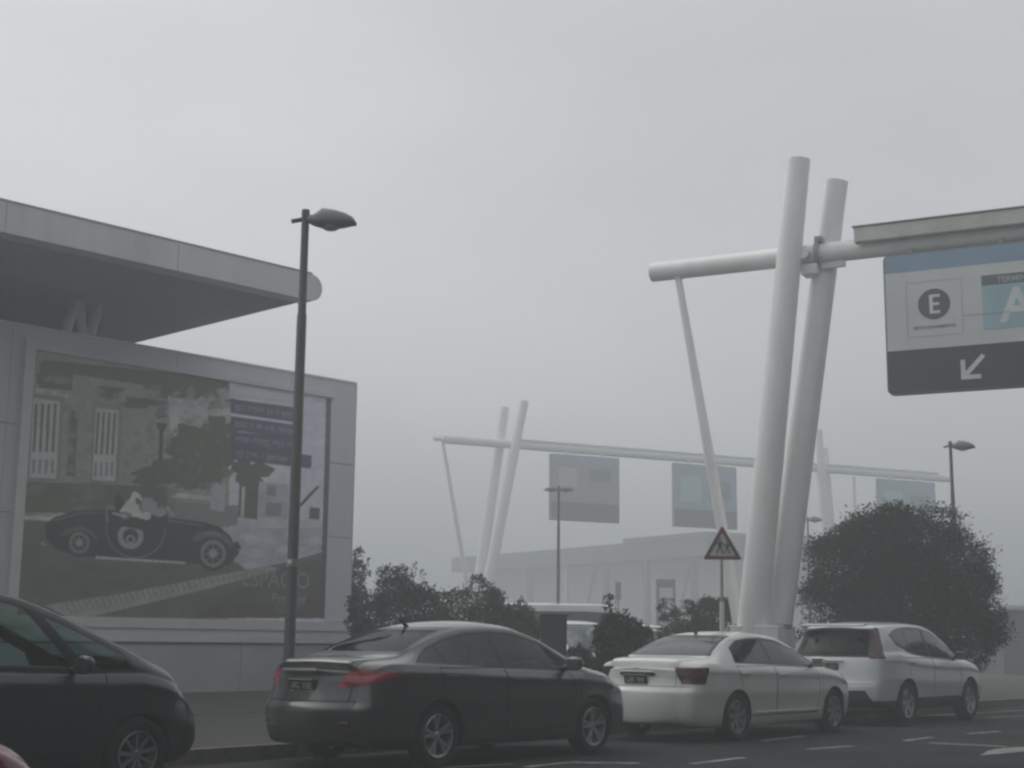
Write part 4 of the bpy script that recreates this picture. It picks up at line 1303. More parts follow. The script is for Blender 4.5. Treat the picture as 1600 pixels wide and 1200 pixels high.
for rep in (0, 1):
    m_ = MB()
    sa, za = g1(1060, 436); sb, zb = g1(1128, 822)
    k = (zb - 1.5) / (za - zb)
    s0 = sb - (sa - sb) * k
    f = (lambda s: s) if not rep else (lambda s: 19.4 - s)
    p0, p1 = gp(f(s0), 0, 1.45), gp(f(sa), 0, za)
    m_.tube([p0, p0.lerp(p1, .5), p1], [.125, .105, .075], 'white_steel', 20)
    m_.tube([p1, p1 + EZ * .12], .10, 'white_steel', 14)
    built(m_, 'strut', g1t, 40)
    m_ = MB()
    c0 = gp(f(g1(1192, 980)[0]), 0, .78)
    q = Matrix((d1, -n1 if False else Vector((-d1.y, d1.x, 0)), EZ)).transposed()
    m_.box(c0 + EZ * .08, (.98, 1.2, 1.46), 'white_steel', rot=q, ch=.03)
    m_.box(c0 + EZ * .82, (.99, 1.21, .06), 'white_steel', rot=q, ch=.015)
    for sg in (-.42, .42):
        m_.box(c0 + EZ * .86 + d1 * sg, (.22, .5, .05), 'grey_steel', rot=q, ch=.01)
    built(m_, 'plinth', g1t)
    # saddle joints where beam and columns cross
    m_ = MB()
    sj = f((g1(1232, 410, .4)[0] + g1(1285, 405, -.3)[0]) / 2)
    m_.tube([gp(sj, .34, zb1 - .02), gp(sj, -.32, zb1 - .02)], .14, 'white_steel', 18)
    m_.tube([gp(sj + .22, 0, zb1), gp(sj + .30, 0, zb1)], rb + .07, 'grey_steel', 24)
    m_.tube([gp(sj - .30, 0, zb1), gp(sj - .22, 0, zb1)], rb + .05, 'white_steel', 24)
    m_.box(gp(sj + .1, 0, zb1 - .34), (.34, .4, .22), 'white_steel', rot=q, ch=.03)
    m_.box(gp(sj + .55, 0, zb1 - .24), (.5, .08, .18), 'white_steel', rot=q, ch=.02)
    m_.box(gp(sj + .3, .1, zb1 + .26), (.16, .2, .12), 'grey_steel', rot=q, ch=.02)
    built(m_, 'joint', g1t, 40)
sc, zc1 = g1(1340, 372, .1)
m_ = MB()
q = Matrix((d1, Vector((-d1.y, d1.x, 0)), EZ)).transposed()
ztopc = (g1(1340, 360, .1)[1] + g1(1600, 322, .1)[1]) / 2
M['cover'] = mat('cover_sheet', (.56, .55, .51), .6, var=.18, vscale=1.5, stretch=(1, 1, 1))
m_.box(gp(sc + 5.2, .34, zb1 + rb - .03), (10.4, .22, .31), 'cover', rot=q, ch=.03)
m_.box(gp(sc + 5.2, .25, zb1 + rb + .14), (10.45, .46, .02), 'grey_steel', rot=q)
for k in range(7):
    m_.box(gp(sc + .4 + 1.6 * k, .12, zb1 + rb + .06), (.10, .3, .12), 'grey_steel', rot=q)
built(m_, 'cable_cover', g1t)

# hanging direction sign of the near gantry
SO = .42
def g1s(px, py): return g1(px, py, SO)
sl = (g1s(1378, 403)[0] + g1s(1388, 612)[0]) / 2
zt1 = (g1s(1378, 403)[1] + g1s(1600, 372)[1]) / 2
zb_1 = (g1s(1395, 617)[1] + g1s(1600, 604)[1]) / 2
print('sign1', sl, zt1, zb_1)
SWID = 4.6
sg1 = thing('direction_sign', 'large hanging sign with an E in a circle and a white arrow', 'sign', tuple(gp(sl + SWID / 2, SO, zb_1)))
def roundrect(s0, s1, z0, z1, r, n=6, corners=(1, 1, 1, 1)):
    pts = []
    for i, (cx, cz, a0) in enumerate(((s1 - r, z0 + r, -90), (s1 - r, z1 - r, 0), (s0 + r, z1 - r, 90), (s0 + r, z0 + r, 180))):
        if corners[i]:
            for k in range(n + 1):
                a = R(a0 + 90 * k / n); pts.append((cx + r * math.cos(a), cz + r * math.sin(a)))
        else:
            pts.append((s1 if i in (0, 1) else s0, z0 if i in (0, 3) else z1))
    return pts
pcol('sign_white', (.62, .63, .62), .06, 1.2); pcol('sign_blue', (.22, .33, .44), .08, 1.2); pcol('sign_dark', (.038, .042, .047), .15, 1.5); pcol('sign_cyan', (.33, .50, .56), .08, 1.5)
pcol('sign_ink', (.66, .69, .69), .08, 3); pcol('sign_line', (.45, .45, .45), .05, 3); pcol('sign_grey', (.075, .078, .082), .1, 3); pcol('sign_band', (.10, .13, .145), .1, 3)
M['sign_edge'] = mat('sign_edge', (.16, .17, .18), .5)
def face(mb, pts, off, m): mb.prism([gp(s, off, z) for s, z in pts], n1, .004, m)
m_ = MB()
m_.prism([gp(s, SO - .16, z) for s, z in roundrect(sl, sl + SWID, zb_1, zt1, .12)], n1, .155, 'sign_edge')
built(m_, 'panel', sg1, 30)
zA = (g1s(1385, 428)[1] + g1s(1600, 396 + 11)[1]) / 2     # under the blue band
zB = (g1s(1390, 550)[1] + g1s(1600, 532)[1]) / 2     # top of the dark band
e = .03
m_ = MB()
face(m_, roundrect(sl + e, sl + SWID - e, zA, zt1 - e, .09, corners=(0, 1, 1, 0)), SO, 'sign_blue')
face(m_, [(sl + e, zB), (sl + SWID - e, zB), (sl + SWID - e, zA), (sl + e, zA)], SO, 'sign_white')
face(m_, roundrect(sl + e, sl + SWID - e, zb_1 + e, zB, .09, corners=(1, 0, 0, 1)), SO, 'sign_dark')
sE, zE = g1s(1459.5, 475)
def ring(cx, cz, r0, r1, off, m, n=48):
    vs = []
    for k in range(n):
        a = 2 * math.pi * k / n
        for r in (r0, r1): vs.append(gp(cx + r * math.cos(a), off, cz + r * math.sin(a)))
    m_.add(vs, [(2 * k, 2 * k + 1, 2 * ((k + 1) % n) + 1, 2 * ((k + 1) % n)) for k in range(n)], m)
rE = (g1s(1459, 451)[1] - g1s(1459, 499)[1]) / 2
face(m_, [(sE + rE * math.cos(2 * math.pi * k / 48), zE + rE * math.sin(2 * math.pi * k / 48)) for k in range(48)], SO + .005, 'sign_grey')
x0, x1 = g1s(1416, 475)[0], g1s(1504, 475)[0]
z0_, z1_ = g1s(1459, 525)[1], g1s(1459, 438)[1]
for (a, b, c, d_) in ((x0, x1, z1_ - .014, z1_), (x0, x1, z0_, z0_ + .014), (x0, x0 + .014, z0_ + .015, z1_ - .015), (x1 - .014, x1, z0_ + .015, z1_ - .015)):
    face(m_, [(a, c), (b, c), (b, d_), (a, d_)], SO + .005, 'sign_line')
hE = rE * .62
cx = sE + rE * .02
for (a, b, c, d_) in ((-.40, -.12, -1, 1), (-.12, .46, .70, 1), (-.12, .40, -.14, .15), (-.12, .46, -1, -.70)):
    face(m_, [(cx + a * hE * 1.25, zE + c * hE), (cx + b * hE * 1.25, zE + c * hE), (cx + b * hE * 1.25, zE + d_ * hE), (cx + a * hE * 1.25, zE + d_ * hE)], SO + .010, 'sign_ink')
tz = g1s(1459, 511)[1]
add_text(m_, 'ESTACIONAMIENTO', .085, gp(sE, 0, tz), d1, EZ, 'sign_grey', n1, SO + .011, bold=.0012)
# terminal box
xa = g1s(1535, 470)[0]; xb_ = xa + 1.28
zh1, zh0 = g1s(1545, 430)[1], g1s(1545, 446)[1]; zbx = g1s(1545, 515)[1]
face(m_, [(xa, zbx), (xb_, zbx), (xb_, zh0), (xa, zh0)], SO + .005, 'sign_cyan')
face(m_, [(xa, zh0), (xb_, zh0), (xb_, zh1), (xa, zh1)], SO + .005, 'sign_band')
add_text(m_, 'TERMINAL', .155, gp((xa + xb_) / 2, 0, (zh0 + zh1) / 2 - .01), d1, EZ, 'sign_line', n1, SO + .011, bold=.002)
add_text(m_, 'A', .92, gp((xa + xb_) / 2 - .02, 0, (zbx + zh0) / 2 - .02), d1, EZ, 'sign_ink', n1, SO + .011, bold=.02)
zq = g1s(1510, 493)[1]
face(m_, [(x1 + .0, zq), (xa + .5, zq), (xa + .5, zq + .012), (x1, zq + .012)], SO + .012, 'sign_line')
# arrow down-left
sa_, za_ = g1s(1522, 572)
ah = .40; tk = .085
c0 = (sa_ - ah * .5, za_ - ah * .5)
def quad(a, b, w):
    dx, dz = b[0] - a[0], b[1] - a[1]; l = math.hypot(dx, dz); nx, nz = -dz / l * w / 2, dx / l * w / 2
    return [(a[0] + nx, a[1] + nz), (a[0] - nx, a[1] - nz), (b[0] - nx, b[1] - nz), (b[0] + nx, b[1] + nz)]
face(m_, quad((c0[0] - tk / 2 + .0, c0[1]), (c0[0] + ah * .80, c0[1]), tk), SO + .005, 'sign_ink')
face(m_, quad((c0[0], c0[1] + tk / 2 + .001), (c0[0], c0[1] + ah * .84), tk), SO + .005, 'sign_ink')
face(m_, quad((c0[0] + tk * .6, c0[1] + tk * .6), (c0[0] + ah * .95, c0[1] + ah * 1.0), tk), SO + .0062, 'sign_ink')
built(m_, 'sign_face', sg1)
for k in (.5, 2.2, 3.9):
    m_ = MB()
    m_.box(gp(sl + k, SO - .2, (zt1 + zb1 - rb) / 2), (.09, .10, max(.1, abs(zb1 - rb - zt1) + .06)), 'grey_steel', rot=q)
    m_.box(gp(sl + k, SO - .25, zt1 - .3), (.09, .08, .9), 'grey_steel', rot=q)
    built(m_, 'hanger', sg1)

# far gantry
K2 = 1.22
G2P = Vector((-3.6, 73.8, 0)) * K2; d2, n2 = gframe(G2P, 63.5)
def g2(px, py, off=0.):
    w = splane(px, py, G2P, n2, off); return (w - G2P).dot(d2), w.z
def hp(s, off, z): return G2P + d2 * s + n2 * off + EZ * z
zb2 = (g2(760, 689)[1] + g2(1100, 717)[1] + g2(1400, 745)[1]) / 3
print('g2 beam', zb2, [g2(x, y) for x, y in ((690, 686), (760, 689), (1100, 717), (1400, 745))])
g2t = thing('sign_gantry', 'faint far white gantry carrying three hanging signs in the haze', 'gantry', tuple(G2P + d2 * 4))
m_ = MB()
m_.tube([hp(-.6, 0, zb2), hp(0, 0, zb2), hp(.01, 0, zb2), hp(34.5 * K2, 0, zb2)], [.14, .14, .28, .28], 'far_steel', 20)
m_.box(hp(19 * K2, 0, zb2 + .32), (29 * K2, .5, .12), 'far_steel', rot=Matrix((d2, Vector((-d2.y, d2.x, 0)), EZ)).transposed())
built(m_, 'beam', g2t, 40)
for (bot, tops, off) in (((764, 905), (819, 627), .5), ((749, 905), (789, 637), -.5), ((1296, 900), (1278, 672), .5), ((1304, 900), (1287, 700), -.5)):
    sb, zb = g2(*bot, off); st, zt = g2(*tops, off)
    k = zb / (zt - zb)
    m_ = MB()
    m_.tube([hp(sb - (st - sb) * k, off, 0), hp(st, off, zt)], [.40, .30], 'far_steel', 20)
    built(m_, 'column', g2t, 40)
for (bot, tops) in (((723, 872), (692, 692)), ((1338, 860), (1334, 745))):
    sb, zb = g2(*bot); st, zt = g2(*tops)
    k = zb / (zt - zb)
    m_ = MB()
    m_.tube([hp(sb - (st - sb) * k, 0, 0), hp(st, 0, zt)], [.19, .12], 'far_steel', 14)
    built(m_, 'strut', g2t, 40)
m_ = MB()
m_.box(hp(g2(765, 900)[0] + .6, 0, 1.5), (3.0, 2.0, 3.0), 'panel', rot=Matrix((d2, Vector((-d2.y, d2.x, 0)), EZ)).transposed(), ch=.05)
built(m_, 'plinth', g2t)
q2 = Matrix((d2, Vector((-d2.y, d2.x, 0)), EZ)).transposed()
for i, (xa_, xb2, yt, yb, lab, body) in enumerate(((861, 968, 711, 815, 'far hanging sign with a pale face, leftmost on the hazy gantry', 'far_white'), (1053, 1151, 731, 825, 'far hanging sign with a blue face, crossed by the white strut', 'sign_blue'), (1372, 1461, 752, 842, 'faintest far hanging sign, half behind the round bush', 'sign_blue'))):
    s0, s1 = g2((xa_), yt, .4)[0], g2(xb2, yt, .4)[0]
    z1 = zb2 - .42; z0 = g2((xa_ + xb2) / 2, yb, .4)[1]
    M['far_white'] = M.get('far_white') or mat('far_sign_white', (.26, .27, .28), .5, var=.1)
    t = thing('direction_sign', lab, 'sign', tuple(hp((s0 + s1) / 2, .4, z0)), 0, 'signs on the far gantry')
    m_ = MB()
    m_.box(hp((s0 + s1) / 2, .25, (z0 + z1) / 2), (s1 - s0, .28, z1 - z0), 'sign_edge', rot=q2, ch=.03)
    built(m_, 'panel', t)
    m_ = MB()
    zd = z0 + (z1 - z0) * .28
    zu = z1 - (z1 - z0) * .12
    def f2(a, b, c, d_, off, m): m_.prism([hp(a, off, c), hp(b, off, c), hp(b, off, d_), hp(a, off, d_)], n2, .005, m)
    f2(s0 + .04, s1 - .04, z0 + .04, zd, .392, 'sign_dark')
    f2(s0 + .04, s1 - .04, zd, zu, .392, body)
    f2(s0 + .04, s1 - .04, zu, z1 - .04, .392, 'sign_blue')
    wd = s1 - s0; hg = z1 - z0
    if i == 0:
        f2(s0 + wd * .12, s0 + wd * .38, z0 + hg * .52, z0 + hg * .80, .398, 'sign_line')
        f2(s0 + wd * .55, s0 + wd * .88, z0 + hg * .62, z0 + hg * .80, .398, 'sign_band')
    else:
        f2(s0 + wd * .10, s0 + wd * .42, z0 + hg * .40, z0 + hg * .80, .398, 'sign_cyan')
        f2(s0 + wd * .55, s0 + wd * .9, z0 + hg * .45, z0 + hg * .75, .398, 'sign_band')
    built(m_, 'sign_face', t)
    for k in (.25, .75):
        m_ = MB()
        m_.box(hp(s0 + wd * k, .2, z1 + .08), (.14, .14, .3), 'far_steel', rot=q2)
        built(m_, 'hanger', t)

# ------------------------------------------------------------------ triangular warning sign
Yw = 25.5
wa, wl, wr = at(1128, 821, Yw), at(1097, 874, Yw), at(1158, 875, Yw)
wb_ = at(1124, 980, Yw)
M['sign_red'] = mat('sign_red', (.13, .022, .028), .45, var=.15)
M['sign_pale'] = mat('sign_pale', (.42, .41, .41), .45, var=.1)
M['sign_black'] = mat('sign_black', (.03, .03, .032), .5)
ws = thing('warning_sign', 'red bordered triangular warning sign on a thin white post', 'road sign', (wb_.x, Yw, .15))
zlow = (wl.z + wr.z) / 2
cxw = wa.x; hw = (wr.x - wl.x) / 2; hh = wa.z - zlow
m_ = MB()
m_.tube([(cxw - .03, Yw + .06, .15), (cxw - .01, Yw + .06, 2.0)], .042, 'frame', 14)
m_.tube([(cxw - .01, Yw + .06, 2.0), (cxw, Yw + .06, wa.z - .15)], .026, 'grey_steel', 12)
built(m_, 'post', ws, 40)
def tri(k, r):
    """rounded triangle scaled by k about the centroid"""
    C = (cxw, zlow + hh / 3)
    P_ = [(cxw - hw, zlow), (cxw + hw, zlow), (cxw, zlow + hh)]
    P_ = [(C[0] + (a - C[0]) * k, C[1] + (b - C[1]) * k) for a, b in P_]
    out = []
    for i in range(3):
        p, a, b = Vector(P_[i]), Vector(P_[i - 1]), Vector(P_[(i + 1) % 3])
        u = (a - p).normalized() * r; v = (b - p).normalized() * r
        for t in (0, .33, .66, 1): out.append(tuple((p + u * (1 - t) ** 2 + v * t ** 2)))
    return out
m_ = MB()
nF = Vector((0, -1, 0))
m_.prism([(a, Yw, b) for a, b in tri(1, .05)], nF, .022, 'sign_red')
m_.prism([(a, Yw - .023, b) for a, b in tri(.68, .03)], nF, .003, 'sign_pale')
built(m_, 'sign_plate', ws)
m_ = MB()
def fig(ox, oz, k):
    for poly in ([(-.02, .30), (.02, .30), (.028, .33), (.015, .36), (-.015, .36), (-.028, .33)], [(-.045, .28), (.045, .28), (.04, .14), (-.035, .14)],
                 [(-.035, .139), (.0, .139), (-.05, 0), (-.085, .01)], [(.005, .139), (.04, .139), (.09, .01), (.05, 0)], [(-.046, .275), (-.05, .24), (-.11, .17), (-.125, .19)], [(.046, .275), (.11, .20), (.10, .18), (.046, .235)]):
        m_.prism([(ox + a * k, Yw - .027, oz + b * k) for a, b in poly], nF, .002, 'sign_black')
fig(cxw - .045, zlow + hh * .17, .78); fig(cxw + .085, zlow + hh * .17, .62)
built(m_, 'pictogram', ws)

# ------------------------------------------------------------------ grey cabinet between the shrubs
M['cabinet'] = mat('cabinet_paint', (.030, .036, .038), .5, var=.15, vscale=2)
Yc = 24.0
c0, c1 = at(846, 962, Yc), at(886, 962, Yc)
cb = thing('utility_cabinet', 'dark grey street cabinet between the shrubs and the white hatchback', 'cabinet', ((c0.x + c1.x) / 2, Yc + .2, .15))
m_ = MB(); wC = c1.x - c0.x; hC = c0.z - .15
m_.box((0, 0, hC / 2), (wC, .36, hC), 'cabinet', ch=.012)
m_.box((0, 0, .04), (wC + .05, .42, .08), 'kerb', ch=.01)
m_.build('housing', cb)
m_ = MB(); m_.box((0, 0, hC + .015), (wC + .05, .42, .05), 'cabinet', ch=.015); m_.build('lid', cb)
m_ = MB(); m_.box((0, -.186, hC * .5), (wC - .06, .012, hC - .22), 'cabinet', ch=.004); d_ = m_.build('door', cb)
m_ = MB(); m_.box((wC * .32, -.20, hC * .55), (.025, .02, .12), 'grey_steel', ch=.004); m_.build('handle', d_)

# ------------------------------------------------------------------ cars in the background
build_car('minibus', 'white minibus with a dark window band behind the shrubs and grey cabinet', 'minibus', dict(VAN, glass='glass_dark'), (2.3, 46.5, 0), 262)
build_car('minivan_car', 'white minivan seen end on between the grey cabinet and the spiky shrub', 'car', dict(MPV, paint='paint_cold', glass='glass_light'), (1.15, 31.6, 0), 165)
build_car('minivan_car', 'white car roof showing in the gap between the spiky shrub and flat topped shrub', 'car', dict(MPV, paint='paint_cold', glass='glass_light'), (2.40, 35.1, 0), 118)
build_car('hatchback_car', 'pale silver car far right in the haze beyond the white SUV', 'car', dict(HATCH, paint='paint_silver'), (27.0, 80, 0), 75)

# ------------------------------------------------------------------ shrubs and the bush
def leaf_mat(name, c1, c2):
    m = D.materials.new(name); m.use_nodes = True
    nt = m.node_tree; b = nt.nodes['Principled BSDF']
    tc = nt.nodes.new('ShaderNodeTexCoord')
    n = nt.nodes.new('ShaderNodeTexNoise'); n.inputs['Scale'].default_value = 1.7; n.inputs['Detail'].default_value = 6
    nt.links.new(tc.outputs['Object'], n.inputs['Vector'])
    r = nt.nodes.new('ShaderNodeValToRGB')
    r.color_ramp.elements[0].position = .35; r.color_ramp.elements[1].position = .66
    r.color_ramp.elements[0].color = (*c1, 1); r.color_ramp.elements[1].color = (*c2, 1)
    nt.links.new(n.outputs['Fac'], r.inputs['Fac']); nt.links.new(r.outputs['Color'], b.inputs['Base Color'])
    b.inputs['Roughness'].default_value = .85
    b.inputs['Specular IOR Level'].default_value = .12
    return m
M['leaf'] = leaf_mat('bush_leaf', (.022, .037, .022), (.034, .052, .030))
M['leaf_b'] = leaf_mat('shrub_leaf', (.022, .030, .018), (.040, .048, .027))
M['leaf_c'] = leaf_mat('brown_shrub_leaf', (.040, .036, .022), (.068, .056, .036))
M['bark'] = mat('bark', (.035, .03, .025), .9, bump=.4, bscale=30)

def bush(name, label, loc, blobs, n, leaf, m, seed, group=None, sprigs=30, stems=5, clumps=70):
    """blobs: (x, y, z, rx, ry, rz) ellipsoids relative to the base"""
    rg = np.random.default_rng(seed)
    t = thing(name, label, 'bush', loc, 0, group)
    B = np.array(blobs)
    vol = (B[:, 3] * B[:, 4] + B[:, 3] * B[:, 5]) ** 1.0
    NC = clumps
    pk = rg.choice(len(B), NC, p=vol / vol.sum())
    dc = rg.normal(size=(NC, 3)); dc[:, 2] = dc[:, 2] * .9 + .12; dc /= np.linalg.norm(dc, axis=1)[:, None]
    cc = B[pk, :3] + dc * B[pk, 3:] * rg.uniform(.78, .98, NC)[:, None]
    size = B[:, 3:].mean(1)[pk] * rg.uniform(.16, .34, NC)
    # leaves: most on the clumps, the rest filling the body
    n1 = int(n * .72)
    w_ = size ** 2
    pc = rg.choice(NC, n1, p=w_ / w_.sum())
    d1_ = rg.normal(size=(n1, 3)) + dc[pc] * .7; d1_ /= np.linalg.norm(d1_, axis=1)[:, None]
    c1_ = cc[pc] + d1_ * (size[pc] * np.abs(rg.normal(.88, .2, n1)))[:, None] * np.array([1, 1, .85])
    n2 = n - n1
    p2_ = rg.choice(len(B), n2, p=vol / vol.sum())
    d2_ = rg.normal(size=(n2, 3)); d2_ /= np.linalg.norm(d2_, axis=1)[:, None]
    c2_ = B[p2_, :3] + d2_ * (rg.uniform(.45, .97, n2))[:, None] * B[p2_, 3:]
    c = np.vstack([c1_, c2_]); d = np.vstack([d1_, d2_])
    keep = c[:, 2] > .05
    c, d = c[keep], d[keep]
    # sprigs that break the outline
    ex, ed = [], []
    for _ in range(sprigs):
        k = rg.integers(len(B)); dd = rg.normal(size=3); dd[2] = abs(dd[2]) + .2; dd /= np.linalg.norm(dd)
        base = B[k, :3] + dd * B[k, 3:] * .95
        g_ = dd + rg.normal(size=3) * .25 + np.array([0, 0, .5]); g_ /= np.linalg.norm(g_)
        Ls = rg.uniform(.10, .34) * B[k, 5] * .55
        for q in np.linspace(0, 1, 16):
            ex.append(base + g_ * Ls * q + rg.normal(size=3) * leaf * .7 * (1.1 - q)); ed.append(g_ + rg.normal(size=3) * .8)
    if ex:
        c = np.vstack([c, ex]); d = np.vstack([d, ed])
    n = len(c)
    u = d + rg.normal(size=(n, 3)) * .9; u /= np.linalg.norm(u, axis=1)[:, None]
    w = np.cross(u, rg.normal(size=(n, 3))); w /= np.linalg.norm(w, axis=1)[:, None]
    L = leaf * rg.uniform(.6, 1.3, n)[:, None]; Wd = L * .42
    nn = np.cross(u, w)
    p0 = c - u * L * .5; p2 = c + u * L * .5
    p1 = c + w * Wd * .5 + nn * L * .08; p3 = c - w * Wd * .5 + nn * L * .08
    V = np.stack([p0, p1, p2, p3], 1).reshape(-1, 3).astype(np.float32)
    me = D.meshes.new('foliage')
    me.vertices.add(4 * n); me.vertices.foreach_set('co', V.ravel())
    me.loops.add(6 * n); me.polygons.add(2 * n)
    i = np.arange(n) * 4
    idx = np.stack([i, i + 1, i + 2, i, i + 2, i + 3], 1).ravel().astype(np.int32)
    me.loops.foreach_set('vertex_index', idx)
    me.polygons.foreach_set('loop_start', (np.arange(2 * n) * 3).astype(np.int32))
    me.update(calc_edges=True); me.validate()
    me.materials.append(M[m])
    o = D.objects.new('foliage', me); COL.objects.link(o); o.parent = t
    s_ = MB()
    for k in range(stems):
        b = B[k % len(B)]
        e = np.array([b[0], b[1], b[2] + b[5] * .35]) + rg.normal(size=3) * .1
        a = np.array([rg.normal() * .07, rg.normal() * .07, -.02])
        mid = a * .45 + e * .55 + rg.normal(size=3) * .08
        s_.tube([a, a * .7 + e * .3 + np.array([0, 0, .1]), mid, e], [.05, .042, .03, .012], 'bark', 7)
    s_.build('stem', t, 50)
    return t

def width_at(px0, px1, Y): return at(px1, 900, Y).x - at(px0, 900, Y).x
# big round bush
Yb = 30.5
cx_ = at(1402, 900, Yb).x; rx_ = width_at(1245, 1562, Yb) / 2 * .94; hb = at(1402, 787, Yb).z * .955
bush('round_bush', 'big dome-shaped dark bush behind the white SUV', (cx_, Yb, .15),
     [(0, 0, hb * .50, rx_ * .90, rx_ * .9, hb * .47), (-.25 * rx_, 0, hb * .56, rx_ * .66, rx_ * .7, hb * .36), (.30 * rx_, .1, hb * .55, rx_ * .64, rx_ * .7, hb * .36), (.0, 0, hb * .72, rx_ * .52, rx_ * .6, hb * .26),
      (-.62 * rx_, -.2, hb * .30, rx_ * .42, rx_ * .5, hb * .26), (.58 * rx_, -.2, hb * .45, rx_ * .36, rx_ * .5, hb * .28), (-.92 * rx_, -.1, hb * .17, rx_ * .22, rx_ * .3, hb * .15), (.1, -.5, hb * .3, rx_ * .8, rx_ * .6, hb * .3), (.72 * rx_, -.2, hb * .55, rx_ * .24, rx_ * .3, hb * .16)],
     105000, .078, 'leaf', 3, sprigs=45, stems=9, clumps=190)
GR = 'low shrubs in the bed behind the parked cars'
def shrub(px, Y, wpx, ytop, label, seed, n=9000, leaf=.085, m='leaf_b', spike=None, box=False, name='shrub'):
    x = at(px, 900, Y).x; r = width_at(px - wpx / 2, px + wpx / 2, Y) / 2; h = at(px, ytop, Y).z - .15
    bl = [(0, 0, h * .45, r * .9, r * .9, h * .44), (-.42 * r, .1, h * .38, r * .55, r * .6, h * .36), (.42 * r, -.1, h * .40, r * .55, r * .6, h * .36), (.05 * r, 0, h * .60, r * .62, r * .6, h * .37)]
    if box: bl = [(k * r * .55, 0, h * .5, r * .42, r * .5, h * .5) for k in (-1.3, -.6, 0, .6, 1.3)]
    if spike: bl.append((spike * r, 0, h * .82, r * .13, r * .13, h * .26))
    return bush(name, label, (x, Y, .15), bl, n, leaf, m, seed, GR, sprigs=14)
shrub(556, 36.5, 46, 842, 'tall narrow shrub peeping out past the right edge of the poster wall', 21, 5000, .10, 'leaf', name='tall_shrub')
shrub(628, 31.5, 168, 878, 'wide dark shrub beside the poster wall, above the grey sedan', 22, 19000, .08, 'leaf')
shrub(735, 31, 150, 893, 'brownish shrub standing right of the widest dark shrub', 23, 16000, .08, 'leaf_c')
shrub(806, 29, 120, 932, 'low shrub sloping down behind the grey sedan roof, left of the cabinet', 24, 12000, .075, 'leaf_c')
shrub(968, 25.2, 118, 944, 'spiky topped shrub behind the white sedan boot', 25, 15000, .07, 'leaf_b', spike=-.28)
shrub(1088, 31.5, 112, 930, 'flat topped brownish shrub behind the warning sign post', 26, 16000, .075, 'leaf_c', box=True)
shrub(905, 26.5, 50, 1000, 'small low shrub at the foot of the dark cabinet', 27, 5000, .07, 'leaf_b')

# ------------------------------------------------------------------ far terminal building
M['far_wall'] = mat('far_wall', (.60, .61, .62), .7, var=.08, vscale=.3)
M['far_roof'] = mat('far_roof', (.085, .09, .098), .6, var=.1, vscale=.3)
M['far_dark'] = mat('far_dark', (.07, .075, .08), .5)
M['far_glass'] = mat('far_glass', (.16, .19, .20), .2)
pL, pR = at(770, 890, 172), at(1092, 872, 140)
fb = thing('terminal_building', 'long pale terminal with a dark overhanging roof, faint in the haze', 'building', (pR.x, pR.y, 0))
u = Vector((pL.x - pR.x, pL.y - pR.y, 0)); LF = u.length; u.normalize(); v = Vector((u.y, -u.x, 0))
if v.y < 0: v = -v
qf = Matrix((u, Vector((-u.y, u.x, 0)), EZ)).transposed()
O_ = Vector((pR.x, pR.y, 0))
def fpt(s, b, z): return O_ + u * s + v * b + EZ * z
zr0 = (at(1092, 870, 140).z + at(780, 890, 171).z) / 2
print('far roof', zr0, LF)
def fbox(mb, s0, s1, b0, b1, z0, z1, m):
    vs = [fpt(s, b, z) for z in (z0, z1) for s, b in ((s0, b0), (s1, b0), (s1, b1), (s0, b1))]
    mb.add(vs, [(3, 2, 1, 0), (4, 5, 6, 7), (0, 1, 5, 4), (1, 2, 6, 5), (2, 3, 7, 6), (3, 0, 4, 7)], m)
m_ = MB(); fbox(m_, 0.8, LF + 6, 3.0, 20, 0, zr0 + .2, 'far_wall'); built(m_, 'wall', fb)
m_ = MB(); fbox(m_, -2.5, LF + 8, -1.0, 22, zr0, zr0 + 1.75, 'far_roof'); fbox(m_, -2.7, LF * .28, -1.2, 22, zr0 + 1.755, zr0 + 2.2, 'far_roof'); built(m_, 'roof', fb)
def fs(px):  # station along the front at the pixel column
    n_ = v; r = ray(px, 900); w_ = CAM + r * ((O_.dot(n_) + 0) / r.dot(n_)); return (w_ - O_).dot(u)
for px in (828, 885, 946, 1010, 1084):
    m_ = MB(); s = fs(px)
    fbox(m_, s - .28, s + .28, -.2, .35, 0, zr0 - .002, 'far_roof' if px != 885 else 'far_wall'); built(m_, 'pillar', fb)
for a, b in ((905, 922), (1050, 1072)):
    m_ = MB(); s0, s1 = fs(a), fs(b)
    m_.tube([fpt(s0, .8, 3.9), fpt(s1, .8, zr0)], .13, 'far_dark', 8); built(m_, 'brace', fb)
for (a, b, z) in ((840, 866, 3.6), (903, 927, 3.7), (985, 1004, 3.3)):
    m_ = MB(); s0, s1 = sorted((fs(a), fs(b)))
    fbox(m_, s0, s1, 2.93, 2.99, .1, z, 'far_glass'); built(m_, 'door', fb)
# information pillar in front of the terminal
q = at(1040, 905, 80)
ip = thing('information_totem', 'hazy grey information panel in front of the terminal, right of the spiky shrub', 'totem', (q.x, 80, 0))
m_ = MB(); m_.box((0, 0, q.z / 2), (1.05, .4, q.z), 'far_dark', ch=.05); m_.build('panel', ip)
m_ = MB()
for zz, hh_ in ((q.z - .75, .55), (q.z - 1.5, .6), (q.z - 2.5, .9)): m_.box((0, -.21, zz), (.75, .03, hh_), 'far_wall', ch=.01)
m_.build('face', ip)
q = at(966, 910, 78)
ip = thing('small_sign', 'small dark sign on a post rising behind the spiky shrub', 'sign', (q.x, 78, 0))
m_ = MB(); m_.tube([(0, 0, 0), (0, 0, q.z - .8)], .05, 'far_dark', 10); m_.build('post', ip)
m_ = MB(); m_.box((0, 0, q.z - .45), (.30, .06, .95), 'far_dark', ch=.02); m_.build('panel', ip)
